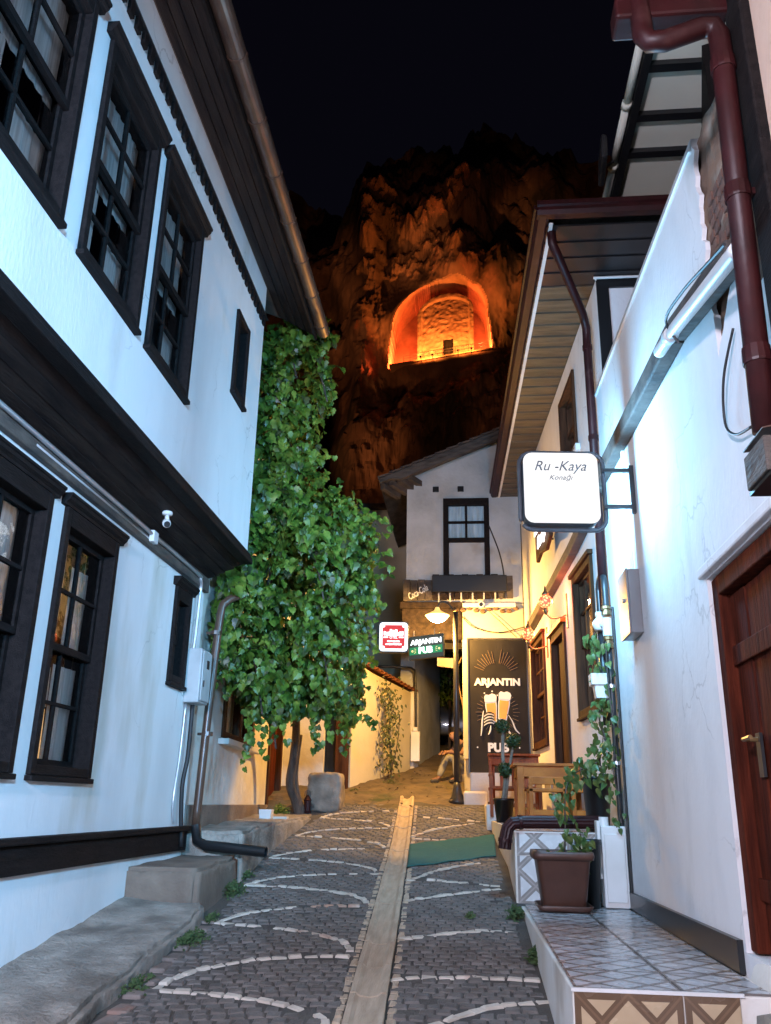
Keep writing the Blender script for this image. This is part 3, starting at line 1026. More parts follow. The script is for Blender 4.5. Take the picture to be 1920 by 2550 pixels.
# meter cabinet on the corner
mc = thing('meter_cabinet', (-2.6, 8.1, 2.32), 'pale grey electricity cabinet fixed at the corner of the white house beside the brown downpipe', 'meter box')
MB().box((-2.68, 7.92, 2.47), (-2.53, 8.22, 2.98)).build('cabinet_body', M_CAB2, mc, bevel=.012)
MB().box((-2.528, 7.94, 2.49), (-2.514, 8.205, 2.96)).build('cabinet_door', M_CAB2, mc, bevel=.008)
MB().box((-2.513, 8.05, 2.80), (-2.509, 8.12, 2.88)).build('meter_window', M_INK, mc)
MB().box((-2.513, 7.97, 2.62), (-2.503, 7.985, 2.68)).build('latch', M_BL, mc)
tag(MB().tube(smooth_path([(-2.62, 8.05, 2.46), (-2.625, 8.06, 2.0), (-2.64, 8.02, 1.7), (-2.62, 8.08, 1.2)], 5), .021, 8).build('power_cable', M_CAB, smooth=True),
    'thick black cable running down the white wall below the meter cabinet', 'cable')
tag(MB().tube(smooth_path([(-2.66, 7.97, 2.46), (-2.665, 7.95, 2.0), (-2.665, 7.88, 1.6), (-2.66, 7.93, 1.4)], 5), .012, 8).build('grey_conduit', M_GV, smooth=True),
    'thin grey conduit on the white wall beside the thick black cable', 'conduit')
# security camera under the jetty
sc_ = thing('security_camera', (-2.42, 6.35, 3.83), 'small white dome camera hanging under the dark jetty of the left house', 'camera')
MB().lathe([(.04, 0), (.043, -.012), (.04, -.025), (.02, -.03)], (-2.42, 6.35, 3.815), 16).build('mount', M_WP, sc_, smooth=True)
MB().tube([(-2.42, 6.35, 3.78), (-2.41, 6.33, 3.74)], .018, 8).build('neck', M_WP, sc_, smooth=True)
hd = MB().tube([(-2.43, 6.37, 3.735), (-2.425, 6.36, 3.73), (-2.40, 6.30, 3.70), (-2.38, 6.26, 3.68)], [.015, .032, .035, .03], 12).build('camera_head', M_WP, sc_, smooth=True)
MB().tube([(-2.381, 6.262, 3.681), (-2.376, 6.252, 3.676)], .025, 12).build('lens', M_BLK, hd)

# ================================================================== NEIGHBOUR HOUSE BEHIND THE CREEPER
FV = F((-2.72, 8.3, 0), (-.055, 1, 0), (1, .055, 0))
NH = thing('neighbour_house', (-3.6, 11, 1.2), 'stained white house wall half hidden behind the green creeper, with a brown door', 'house')
MB().wall(FV, 0, 6.0, .6, 6.4, [(1.40, 3.30, 2.28, 3.5), (4.52, 5.75, 1.5, 3.35)], reveal=.16, thick=.35).build('wall', M_PS, NH, recalc=False)
MB().fb(FV, -.0, 6.0, 6.3, 6.45, -2.4, .12).build('roof', M_RT, NH)
MB().fb(FV, .02, 5.98, 1.0, 6.2, -.6, -.5).build('room_wall', M_IN, NH)
w = MB().fb(FV, 1.40, 1.56, 2.28, 3.5, -.12, .02).fb(FV, 3.16, 3.30, 2.28, 3.5, -.12, .02).fb(FV, 1.56, 3.16, 3.38, 3.5, -.12, .02).fb(FV, 2.42, 2.52, 2.28, 3.38, -.1, .0).fb(FV, 1.56, 3.16, 2.28, 2.36, -.1, .0).build('window', M_BW, NH, bevel=.006)
for a, b in ((1.56, 2.42), (2.52, 3.16)):
    MB().add([FV.p(a, 2.36, -.07), FV.p(b, 2.36, -.07), FV.p(b, 3.38, -.07), FV.p(a, 3.38, -.07)], [(0, 1, 2, 3)]).build('pane', M_GLA, w, recalc=False)
MB().grid(lambda s, t: FV.p(1.5 + 1.7 * s, 2.3 + 1.1 * t, -.13 + .012 * math.sin(s * 90)), 60, 2).build('curtain', M_CU, w, recalc=False)
MB().fb(FV, 1.3, 3.42, 2.20, 2.265, -.02, .12).build('window_sill', M_PS, NH, bevel=.008)
MB().fb(FV, 0.0, 4.5, 1.2, 1.56, 0.002, .05).build('plinth', M_CB, NH, bevel=.012)
d = MB().fb(FV, 4.52, 4.64, 1.5, 3.3, -.12, .03).fb(FV, 5.63, 5.75, 1.5, 3.3, -.12, .03).fb(FV, 4.52, 5.75, 3.3, 3.42, -.12, .03).build('door_frame', M_BW, NH, bevel=.006)
for i in range(4):
    a = 4.645 + .245 * i
    MB().fb(FV, a, a + .238, 1.52, 3.29, -.09, -.05 - .006 * (i % 2)).build('door_board', M_RW, NH, bevel=.006)
# return wall with the dark gateway facing down the lane
FR3 = F((0, 14.3, 0), (1, 0, 0), (0, -1, 0))
gw = thing('gate_wall', (-2.6, 14.4, 1.8), 'short white return wall with a dark gateway beside the stone block under the creeper', 'wall')
MB().wall(FR3, -3.2, -2.38, 1.2, 4.6, [], thick=.3).build('wall', M_PS, gw, recalc=False)
MB().wall(FR3, -2.38, -1.96, 3.3, 4.6, [], thick=.3).build('wall', M_PS, gw, recalc=False)
MB().fb(FR3, -2.37, -2.19, 1.6, 3.29, -.22, -.12).build('gate', M_BLK, gw)  # black panel filling the open gateway; shade of the opening put in as colour
MB().fb(FR3, -2.19, -1.975, 1.6, 3.29, -.14, .03).build('gate_post', M_BW, gw, bevel=.01)
MB().fb(FR3, -2.38, -1.96, 3.2, 3.3, -.2, .035).build('gate_lintel', M_BW, gw)

# ================================================================== GARDEN WALL AND UPPER LANE
FG = F((-1.95, 14.4, 0), (.355, .935, 0), (.935, -.355, 0))
GW = thing('garden_wall', (-1.6, 15.6, 2.0), 'sunlit cream garden wall with a sloping row of clay cap tiles at the end of the lane'.replace('sunlit ', 'lamp lit '), 'wall')
mb = MB()
mb.prism([FG.p(0, 1.4), FG.p(2.55, 2.0), FG.p(2.55, 3.62), FG.p(.75, 3.78), FG.p(0, 3.9)], FG.n * -.3)
mb.build('wall', M_PC, GW)
for i in range(15):
    u = .1 + i * .165
    z = 3.90 - .105 * u
    mb = MB()
    prof = [(.085 * math.cos(t), .045 * math.sin(t)) for t in [math.pi * k / 8 for k in range(9)]] + [(.07 * math.cos(t), .033 * math.sin(t)) for t in [math.pi - math.pi * k / 8 for k in range(9)]]
    mb.prism([FG.p(u + p, z + q + .02, .09) for p, q in prof], FG.n * -.48 + Vector((0, 0, .10)))
    mb.build('cap_tile', M_RT2, GW)
MB().fb(FG, 2.36, 2.60, 1.9, 3.66, -.32, .06).build('end_pillar', M_PS, GW, bevel=.015)
yh = thing('yellow_house', (-2.7, 18.2, 2.6), 'plain yellowish rendered house wall rising behind the garden wall', 'house')
MB().box((-6, 18.0, 1.5), (-1.22, 19.5, 7.85)).build('wall', M_PC, yh)
MB().box((-6, 17.9, 7.86), (-1.15, 19.6, 7.98)).build('roof_edge', M_RT, yh)
gw2 = thing('alley_wall', (-.9, 17.8, 2.6), 'bare grey side wall of the narrow alley beyond the lane, left of the lamp post', 'wall')
FA = F((-1.06, 16.75, 0), (.16, 1, 0), (1, -.16, 0))
MB().fb(FA, 0.02, 2.6, 1.8, 4.75, -.28, 0).build('wall', M_PO, gw2)
tag(MB().tube(smooth_path([(-1.75, 16.5, 4.12), (-1.25, 16.6, 4.12), (-1.08, 16.55, 4.08), (-1.02, 16.5, 3.9), (-1.0, 16.52, 2.8)], 4), .022, 8).build('black_pipe', M_BL, smooth=True),
    'black conduit running along and down the corner above the cream garden wall', 'pipe')
tag(MB().box((-1.10, 16.45, 2.36), (-.93, 16.6, 2.9)).box((-1.06, 16.44, 2.9), (-.97, 16.6, 2.98)).build('utility_box', M_WP, bevel=.012), 'white utility box at the foot of the black conduit, end of the garden wall', 'utility box')

# parked car glimpsed in the alley
car = thing('parked_car', (-.3, 20.6, gz(20.6)), 'dark grey parked car glimpsed in the shadow at the top of the alley', 'car')
cz = gz(20.6)
mb = MB()
def section(x, w, zb, zt):
    return [(x, 20.6 - w, cz + zb), (x, 20.6 + w, cz + zb), (x, 20.6 + w * .98, cz + (zb + zt) * .55), (x, 20.6 + w * .9, cz + zt), (x, 20.6 - w * .9, cz + zt), (x, 20.6 - w * .98, cz + (zb + zt) * .55)]
secs = [section(*a) for a in ((-2.1, .7, .35, .7), (-1.95, .8, .25, .92), (-1.0, .84, .22, .98), (0.9, .84, .22, .98), (1.7, .8, .24, .88), (2.05, .68, .32, .66))]
vs = [p for s in secs for p in s]
fs = [tuple(range(5, -1, -1)), tuple(range(30, 36))]
for i in range(5):
    for j in range(6):
        a, b = i * 6 + j, i * 6 + (j + 1) % 6
        fs.append((a, b, b + 6, a + 6))
mb.add(vs, fs)
MAT_CAR = mat('grey_car_paint', (0.09, 0.095, 0.10), rough=0.25, coat=0.5)
mb.build('body', MAT_CAR, car, bevel=.04, smooth=True)
cab = [(-1.7, .72, .95), (-1.2, .62, 1.42), (.1, .62, 1.45), (.95, .74, .97)]
mb = MB()
vs = []
for x, w_, z in cab:
    vs += [(x, 20.6 - w_, cz + z), (x, 20.6 + w_, cz + z)]
mb.add(vs, [(0, 1, 3, 2), (2, 3, 5, 4), (4, 5, 7, 6), (0, 2, 4, 6), (1, 7, 5, 3)])
mb.build('cabin_glass', mat('car_glass', (0.012, 0.013, 0.014), rough=.08), car, bevel=.03)
MB().hexa([(-1.22, 19.99, cz + 1.42), (.1, 19.99, cz + 1.45), (.1, 21.21, cz + 1.45), (-1.22, 21.21, cz + 1.42), (-1.15, 20.06, cz + 1.47), (.05, 20.06, cz + 1.5), (.05, 21.14, cz + 1.5), (-1.15, 21.14, cz + 1.47)]).build('roof_panel', MAT_CAR, car)
for x in (-1.3, 1.25):
    for y in (19.78, 21.2):
        wh = MB().tube([(x, y, cz + .31), (x, y + .2, cz + .31)], .31, 20).build('wheel', M_BL, car, smooth=False)
        MB().tube([(x, y - .012, cz + .31), (x, y + .1, cz + .31)], .19, 14).build('rim', M_GV, wh)
MB().box((1.75, 19.88, cz + .62), (2.02, 20.1, cz + .76)).build('headlight', M_WP, car, bevel=.02)

# ================================================================== BACK HOUSE WITH THE OVERHANGING UPPER FLOOR
FB = F((0, 14.2, 0), (1, 0, 0), (0, -1, 0))
BH = thing('overhanging_house', (0, 15.2, 2.2), 'old white house across the lane end with sagging roof and overhanging upper floor', 'house')
mb = MB()
hole = (-.35, .33, 5.33, 6.63)
mb.wall(FB, -1.05, .93, 4.85, 6.9, [hole], reveal=.2, thick=.4)
mb.add([FB.p(-1.05, 6.9), FB.p(.93, 6.9), FB.p(.93, 7.95), FB.p(-.95, 7.22), FB.p(-1.0, 7.12)], [(0, 1, 2, 3, 4)])
mb.build('upper_wall', M_PO, BH, recalc=False)
MB().box((-1.03, 14.7, 4.9), (.92, 17.5, 6.9)).build('wall_core', M_PO, BH)
MB().box((-.09, 14.22, 1.6), (.96, 17.5, 4.84)).build('ground_floor_wall', M_PC, BH)
# ceiling joists over the passage and the main beam
MB().fb(FB, -1.12, -.1, 4.22, 4.80, -.3, -.02).build('main_beam', M_DW2, BH, bevel=.015)
MB().fb(FB, -1.15, -.05, 4.75, 4.86, -.3, .05).build('lip_beam', M_DW2, BH, bevel=.01)
MB().box((-1.1, 14.5, 4.55), (-.09, 17.5, 4.7)).build('passage_ceiling', M_DW2, BH)
# balcony front of vertical boards
for i in range(15):
    a = -1.09 + i * .124
    m_ = M_WB if i < 4 or i > 12 else M_DW2
    top = 5.24 if i < 4 else (5.33 if i < 13 else 5.30)
    zb = 4.87 + .003 * i
    MB().fb(FB, a, a + .116, zb, top - .012 * (i % 2), .03, .075 + .008 * (i % 2)).build('balcony_board', m_, BH, bevel=.004)
MB().fb(FB, -.6, .66, 5.0, 5.29, .09, .17).build('flower_trough', M_BLK, BH, bevel=.01)
for i in range(6):
    MB().fb(FB, -.5 + .19 * i, -.475 + .19 * i, 4.84, 5.0, .086, .094).build('bright_slit', M_PO, BH)
# window
w = MB()
w.fb(FB, -.41, -.32, 5.30, 6.66, -.06, .04).fb(FB, .30, .39, 5.30, 6.66, -.06, .04).fb(FB, -.41, .39, 6.60, 6.72, -.06, .045).fb(FB, -.32, .30, 5.92, 6.0, -.06, .02)
w.fb(FB, -.03, .01, 6.0, 6.6, -.05, .0).fb(FB, -.32, .30, 6.27, 6.31, -.05, .0)
win = w.build('window', M_DW, BH, bevel=.006)
for a, b, c, d_ in ((-.32, -.03, 6.31, 6.6), (.01, .30, 6.31, 6.6), (-.32, -.03, 6.0, 6.27), (.01, .30, 6.0, 6.27)):
    MB().add([FB.p(a, c, -.04), FB.p(b, c, -.04), FB.p(b, d_, -.04), FB.p(a, d_, -.04)], [(0, 1, 2, 3)]).build('pane', M_GLA, win, recalc=False)
MB().grid(lambda s, t: FB.p(-.33 + .64 * s, 5.95 + .66 * t, -.1 + .01 * math.sin(s * 40)), 30, 2).build('curtain', M_CU, win, recalc=False)
MB().fb(FB, -.31, .30, 5.33, 5.92, -.05, -.03).build('lower_panel', M_PO, win)
for x in (-.54, -.10):
    MB().fb(FB, x - .055, x + .055, 6.85, 6.96, -.01, .012).build('joist_hole', M_BLK, BH, bevel=.012)
# roof: tilted slab of layered tiles and rafter ends
ra, rb = Vector((-1.50, 13.85, 6.92)), Vector((.72, 13.85, 7.86))
ux = (rb - ra).normalized()
uz = Vector((-ux.z, 0, ux.x))
MB().prism([ra, rb, rb + uz * .07, ra + uz * .07], (0, 4, 0)).build('roof_deck', M_WB, BH)
MB().prism([ra + uz * -.08 + ux * .35, rb + uz * -.08, rb + uz * -.005, ra + uz * -.005 + ux * .2], (0, .09, 0)).build('verge_board', M_WB, BH)
L = (rb - ra).length
for i in range(11):
    s0 = i * L / 11
    mb = MB()
    p = ra + ux * s0 + uz * (.075 + .02)
    q = ra + ux * (s0 + L / 11 * 1.25) + uz * .075
    mb.prism([p, q, q + uz * .028, p + uz * .035], (0, 3.9, 0))
    o = mb.build('roof_tile_row', M_RT, BH)
for i in range(4):
    s0 = .12 + i * .14
    MB().bar(ra + ux * (.02 + .16 * i) + uz * -.05 + Vector((0, .1, 0)), ra + ux * (.25 + .16 * i) + uz * (-.16) + Vector((0, .1 + .35, -.05)), .09, .1).build('rafter_end', M_WB, BH)
# slack wires on the facade
for pts, r in (([(.38, 14.14, 6.2), (.55, 14.12, 5.7), (.62, 14.1, 5.25), (.60, 14.1, 4.9)], .012), ([(-.09, 14.17, 4.6), (.1, 14.15, 4.42), (.5, 14.15, 4.33), (.92, 14.15, 4.42)], .009),
               ([(.3, 14.17, 4.75), (.55, 14.15, 4.5), (.8, 14.15, 4.25)], .006)):
    MB().tube(smooth_path(pts, 5), r, 6).build('wire', M_CAB, BH)
mb = MB()
for i in range(9):
    x = -.08 + i * .11
    mb.lathe([(.03, -.03), (.055, 0), (.03, .035)], (x, 14.19, 4.72 + .03 * math.sin(i * 1.7)), 7)
mb.build('crumbled_edge', M_RB, BH)
tag(MB().fb(FB, -.09, .80, 4.76, 4.835, .0, .055).build('white_trunking', M_WP, bevel=.006), 'white cable trunking under the balcony boards of the old house', 'trunking')
cm = tag(MB().tube([FB.p(.22, 4.78, .06), FB.p(.22, 4.78, .17)], .055, 12).build('bullet_camera', M_WP, smooth=False), 'small white camera with black lens on the trunking above the pub board', 'camera')
MB().tube([FB.p(.22, 4.78, .171), FB.p(.22, 4.78, .18)], .033, 12).build('lens', M_BLK, cm)
MB().tube([(.945, 14.1, 6.2), (.945, 14.08, 4.3), (.95, 14.08, 2.3)], .028, 8).build('corner_pipe', M_BL, BH)
# entrance clutter beside the board
tag(MB().fb(F((0, 15.4, 0), (1, 0, 0), (0, -1, 0)), -.52, -.02, 4.27, 4.37, 0, .08).build('yellow_crossbeam', M_PN, bevel=.008), 'pale beam lit yellow by the lamp, behind the lamp post', 'beam')
tag(MB().hexa([(-.56, 15.3, 3.95), (-.24, 15.1, 3.88), (-.24, 15.12, 4.06), (-.56, 15.32, 4.1), (-.56, 15.34, 3.95), (-.24, 15.14, 3.88), (-.24, 15.16, 4.06), (-.56, 15.36, 4.1)]).build('pink_board', M_PK), 'small tilted pinkish board hanging in the alley entrance', 'board')
tag(MB().tube(smooth_path([(-.12, 15.2, 4.1), (-.2, 15.2, 3.85), (-.16, 15.2, 3.5), (-.1, 15.18, 3.2), (-.05, 15.2, 2.95), (-.02, 15.2, 3.1)], 6), .014, 6).build('dangling_cable', M_BR, smooth=True), 'looped pale cable dangling beside the left edge of the pub board', 'cable')
tag(MB().fb(F((0, 14.15, 0), (1, 0, 0), (0, -1, 0)), -.10, -.02, 2.3, 4.2, 0, .05).build('corner_post', M_PC, bevel=.006), 'narrow cream post catching lamplight just left of the pub board', 'post')

# ================================================================== LAMP POST
lp = thing('lamp_post', (-.194, 13.3, 1.64), 'tall black lamp post with one glowing dish shade at the top of the lane', 'lamp post')
MB().lathe([(.13, 0), (.13, .04), (.09, .10), (.06, .22), (.05, .3)], (-.194, 13.3, 1.62), 16).build('base', M_BL, lp, smooth=True)
MB().lathe([(.047, .28), (.044, 1.6), (.042, 2.9)], (-.194, 13.3, 1.62), 14).build('pole', M_BL, lp, smooth=True)
MB().lathe([(.0, .07), (.04, .05), (.05, 0.01), (.042, -.02)], (-.194, 13.3, 4.51), 12).build('finial', M_BR, lp, smooth=True)
MB().tube(smooth_path([(-.194, 13.3, 4.46), (-.3, 13.3, 4.62), (-.42, 13.3, 4.66), (-.482, 13.3, 4.56)], 5), .016, 8).build('arm', M_BL, lp, smooth=True)
sh = MB()
sh.lathe([(.03, .17), (.05, .12), (.10, .09), (.19, .045), (.20, .035), (.185, .036), (.09, .082), (.03, .11)], (-.482, 13.3, 4.40), 24, cap=False)
sh.build('lamp_shade', emis('glowing_glass_shade', (1.0, .62, .16), 1.1, (.6, .45, .2)), lp, smooth=True)
MB().lathe([(.19, .035), (.16, -.005), (.11, -.045), (.05, -.07), (.005, -.075)], (-.482, 13.3, 4.40), 24, cap=False).build('diffuser', emis('sodium_bulb', (1.0, 0.66, 0.22), 7.0, (.9, .8, .6)), lp, smooth=True)
lamp('lamp_post_light', 'POINT', (-.482, 13.28, 4.285), (1.0, .53, .12), 660, .05).parent = None

# ================================================================== HANGING SIGNS
rs = thing('light_box_sign', (-1.11, 12.6, 3.7), 'small square light box sign with white lettering on red, left of the green pub sign', 'sign')
FS = F((-1.11, 12.6, 3.955), (1, 0.06, 0), (.06, -1, 0))
def rrect(fr, w_, h_, r, d, n=5, u0=0, z0=0):
    pts = []
    for cx, cz_, a0 in ((w_ / 2 - r, h_ / 2 - r, 0), (-w_ / 2 + r, h_ / 2 - r, 90), (-w_ / 2 + r, -h_ / 2 + r, 180), (w_ / 2 - r, -h_ / 2 + r, 270)):
        for k in range(n + 1):
            t = rad(a0 + 90 * k / n)
            pts.append(fr.p(u0 + cx + r * math.cos(t), z0 + cz_ + r * math.sin(t), d))
    return pts
MB().prism(rrect(FS, .45, .46, .05, -.06), FS.n * .12).build('case', M_BL, rs)
MB().prism(rrect(FS, .42, .43, .05, .0605), FS.n * .006).build('face', emis('white_light_box', (1, 1, 1), 1.5), rs)
M_RE = emis('red_light_box', (0.75, 0.03, 0.02), .8, (.4, .02, .02))
MB().prism(rrect(FS, .33, .35, .01, .068), FS.n * .002).build('red_panel', M_RE, rs)
M_WE = emis('white_lit_letter', (1, 1, 1), 1.7)
def blobs(z, w_, h_, n, seed):      # lettering too blurred to read: a row of fused white strokes
    r = random.Random(seed)
    mb = MB()
    for i in range(n):
        u = -w_ / 2 + w_ * (i + .5) / n
        mb.fb(FS, u - w_ / n * .42, u + w_ / n * .42, z - h_ * r.uniform(.35, .5), z + h_ * r.uniform(.3, .55), .0705, .0725)
    mb.build('lettering', M_WE, rs, bevel=.003)
blobs(.045, .30, .07, 9, 1)
blobs(.085, .12, .05, 3, 2)
text('lettering', 'OTEL', M_WE, rs, FS.p(0, -.008, .071), FS.u, (0, 0, 1), .12, .04, off=.01)
for s in (-1, 1):
    MB().fb(FS, s * .115 - .035, s * .115 + .035, -.018, .002, .0705, .0725).build('bar', M_WE, rs)
blobs(-.068, .19, .03, 11, 3)
blobs(-.112, .24, .03, 14, 4)
for a in (-1, 1):
    for b in (-1, 1):
        MB().tube([FS.p(a * .15, b * .16, .0705), FS.p(a * .15, b * .16, .073)], .022, 12).build('corner_dot', M_WE, rs)
MB().tube([FS.p(-.225, 0, 0), FS.p(-.62, -.02, -.05)], .015, 8).build('bracket', M_BL, rs)

gs = thing('pub_sign', (-.61, 12.6, 3.64), 'green glowing hanging pub sign with white block letters below the lamp', 'sign')
FS2 = F((-.61, 12.55, 3.81), (1, -.25, .10), (-.25, -1, 0))
FS2.u = Vector((1, -.22, .085)).normalized()
mb = MB()
mb.prism([FS2.p(-.265, .165, -.03), FS2.p(.265, .165, -.03), FS2.p(.265, -.175, -.03), FS2.p(-.265, -.175, -.03)], FS2.n * .08)
m_gs = bpy.data.materials.new('green_glow_panel')
m_gs.use_nodes = True
b = m_gs.node_tree.nodes['Principled BSDF']
b.inputs['Base Color'].default_value = (.06, .07, .05, 1)
mb.build('case', m_gs, gs, bevel=.006)
MB().prism([FS2.p(-.25, .0, .051), FS2.p(.25, .0, .051), FS2.p(.25, -.11, .051), FS2.p(-.25, -.11, .051)], FS2.n * .003).build('green_band', emis('green_light', (0.01, 0.30, 0.09), .55, (.02, .2, .08)), gs)
M_LT = emis('cool_lit_letter', (.95, 1, 1), 2.2)
text('lettering', 'ARJANTIN', M_LT, gs, FS2.p(0, .06, .058), FS2.u, (0, 0, 1), .47, .10, ext=.01, off=.035)
text('lettering', 'PUB', M_LT, gs, FS2.p(0, -.055, .058), FS2.u, (0, 0, 1), .21, .095, ext=.01, off=.04)
M_YL = emis('yellow_lit_mark', (1, .75, .1), 1.0)
for s in (-1, 1):
    MB().tube([FS2.p(s * .205, -.055, .056), FS2.p(s * .205, -.055, .062)], .017, 10).build('dot', M_YL, gs)
    for k in (-1, 0, 1):
        MB().bar(FS2.p(s * .15, -.055 + .018 * k, .06), FS2.p(s * .175, -.055 + .035 * k, .06), .008, .006).build('ray', M_YL, gs)
for s in (-.2, .12):
    MB().tube([FS2.p(s, .165, .01), FS2.p(s, .26, .0)], .006, 6).build('hook', M_GV, gs)

# big black pub board on a white podium
FBD = F((0, 13.62, 0), (1, .02, 0), (.02, -1, 0))
pb = thing('pub_board', (.46, 13.62, 2.1), 'tall black pub board with clinking beer glasses and white letters, behind the terrace tables', 'sign board')
mb = MB().fb(FBD, .0, .91, 2.08, 4.11, -.06, 0)
mb.build('panel', M_BD, pb, bevel=.004)
mb = MB().fb(FBD, -.02, 0, 2.07, 4.12, -.06, .012).fb(FBD, .91, .93, 2.07, 4.12, -.06, .012).fb(FBD, -.02, .93, 4.12, 4.14, -.06, .012)
mb.build('frame', M_BL, pb)
text('lettering', 'ARJANTIN', M_WPR, pb, FBD.p(.44, 3.43, .003), FBD.u, (0, 0, 1), .72, .15, ext=.004, off=.055)
text('lettering', 'PUB', M_WPR, pb, FBD.p(.44, 2.45, .003), FBD.u, (0, 0, 1), .32, .14, ext=.004, off=.055)
for k in range(18):
    t = rad(18 + 144 * k / 17)
    if 80 < math.degrees(t) < 100: continue
    r0, r1 = .20 + .02 * math.cos(2 * t), .34 + .03 * (k % 2)
    MB().bar(FBD.p(.44 + r0 * math.cos(t), 3.56 + r0 * math.sin(t), .003), FBD.p(.44 + r1 * math.cos(t), 3.56 + r1 * 1.1 * math.sin(t), .003), .010, .004).build('ray', M_GD, pb)
for s in (-1, 1):
    for k in range(11):
        t = rad(-55 + 110 * k / 10)
        r0, r1 = .24, .32 + .02 * (k % 2)
        MB().bar(FBD.p(.44 + s * r0 * math.cos(t), 2.98 + r0 * math.sin(t), .003), FBD.p(.44 + s * r1 * math.cos(t), 2.98 + r1 * math.sin(t), .003), .008, .004).build('ray', M_GD, pb)
def poly(pts, d, e, name, m):
    MB().prism([FBD.p(a, b, d) for a, b in pts], FBD.n * e).build(name, m, pb)
def glass_print(cx, cz_, tilt, h):
    c, s = math.cos(tilt), math.sin(tilt)
    T = lambda a, b: (cx + a * c - b * s, cz_ + a * s + b * c)
    poly([T(-.085, .22), T(-.09, 0.05), T(-.065, -.2), T(.065, -.2), T(.09, .05), T(.085, .22)], .002, .003, 'beer_glass_outline', M_WPR)
    poly([T(-.072, .1), T(-.076, .04), T(-.054, -.18), T(.054, -.18), T(.076, .04), T(.072, .1)], .0055, .002, 'beer', M_BEER)
    poly([T(-.092, .12), T(-.095, .2), T(-.07, .235), T(-.02, .225), T(.03, .245), T(.08, .225), T(.10, .19), T(.088, .12)], .006, .003, 'foam', M_WPR)
glass_print(.345, 3.02, .08, .4)
glass_print(.535, 3.06, -.12, .4)
def stroke(pts, wd, m, name):
    q = smooth_path([FBD.p(a, b, .0095) for a, b in pts], 4)
    MB().tube(q, [wd * (.45 + .55 * math.sin(math.pi * i / (len(q) - 1))) for i in range(len(q))], 6, flat=1).build(name, m, pb)
for k in range(4):
    stroke([(.22, 2.93 - .045 * k), (.28, 2.97 - .045 * k), (.34, 2.97 - .042 * k), (.385, 2.95 - .042 * k)], .014, M_INK, 'hand_line')
    stroke([(.225, 2.91 - .045 * k), (.28, 2.945 - .045 * k), (.34, 2.945 - .042 * k), (.38, 2.93 - .042 * k)], .012, M_WPR, 'finger')
stroke([(.22, 3.0), (.2, 2.85), (.19, 2.72), (.175, 2.62)], .014, M_WPR, 'arm_line')
stroke([(.33, 2.78), (.32, 2.7), (.29, 2.64)], .014, M_WPR, 'arm_line')
stroke([(.60, 2.94), (.66, 2.84), (.71, 2.72), (.77, 2.66)], .014, M_WPR, 'arm_line')
stroke([(.585, 2.95), (.64, 2.86), (.68, 2.75)], .013, M_INK, 'hand_line')
stroke([(.57, 2.8), (.6, 2.7), (.66, 2.62)], .014, M_WPR, 'arm_line')
for a, b in ((.24, 3.27), (.36, 3.30), (.63, 3.27), (.12, 2.45), (.76, 2.45), (.44, 3.24)):
    MB().tube([FBD.p(a, b, .002), FBD.p(a, b, .006)], .012, 8).build('dot', M_WPR, pb)
pd = thing('white_podium', (.35, 13.4, 1.6), 'low white stepped podium that carries the black pub board beside the lamp post', 'step')
MB().box((.0, 13.35, 1.5), (1.0, 13.9, 2.07)).build('upper_step', M_PS, pd, bevel=.02)
MB().box((-.10, 13.2, 1.45), (.25, 13.7, 1.80)).build('lower_step', M_PS, pd, bevel=.03)

# logo script on the balcony
lg = thing('script_logo', (-.83, 14.1, 4.9), 'slanting white script logo on the left balcony boards above the lamp', 'lettering')
text('lettering', 'Coca-Cola', M_WPR, lg, FB.p(-.84, 5.02, .086), Vector((1, 0, .55)), Vector((-.5, 0, 1)), .36, .12, off=.014, shear=.3)

# ================================================================== RIGHT: WHITE RENDERED HOUSE
FRW = F((1.30, 0, 0), (0, 1, 0), (-1, 0, 0))
WH = thing('white_house', (1.6, 6, .6), 'white rendered house on the right with raking parapet, timber band and red brown door', 'house')
mb = MB()
YD0, YD1 = 2.72, 4.66
mb.wall(FRW, .5, 8.28, -.3, 3.80, [(YD0, YD1, .96, 2.79)], reveal=.16, thick=.35)
mb.wall(FRW, 4.02, 8.28, 3.80, 4.05, [], thick=.035)
mb.wall(FRW, YD1, 8.28, 4.05, 4.3, [], thick=.35)
# upper part with its ragged near edge and raking top
r2 = random.Random(3)
edge = [(4.03, 4.05)]
z = 4.05
while z < 5.12:
    edge.append((4.03 + r2.uniform(-.035, .035), z))
    z += .05
edge.append((4.07, 5.2))
top = [(4.07, 5.21), (5.5, 5.335), (7.0, 5.468), (8.28, 5.58)]
pts = [(8.28, 4.3), (YD1, 4.3), (YD1, 4.05)] + edge + top
mb.prism([FRW.p(u, z) for u, z in pts], FRW.n * -.025)
# ragged strip beside the break
pts = [(4.02, 3.80)] + [(3.98 - .03 * k, 3.83 + .022 * k + r2.uniform(0, .02)) for k in range(13)] + [(3.6, 3.80)]
mb.prism([FRW.p(u, z) for u, z in pts], FRW.n * -.3)
mb.build('wall', M_PR, WH, recalc=False)
# parapet coping
mb = MB()
a, b = FRW.p(4.05, 5.2, .02), FRW.p(8.30, 5.575, .02)
dn = Vector((0, 0, -.06))
mb.hexa([a + dn, b + dn, b + dn + Vector((.16, 0, 0)), a + dn + Vector((.16, 0, 0)), a + Vector((.02, 0, .03)), b + Vector((.02, 0, .03)), b + Vector((.13, 0, .035)), a + Vector((.13, 0, .035))])
mb.build('parapet_coping', M_WP, WH, bevel=.01)
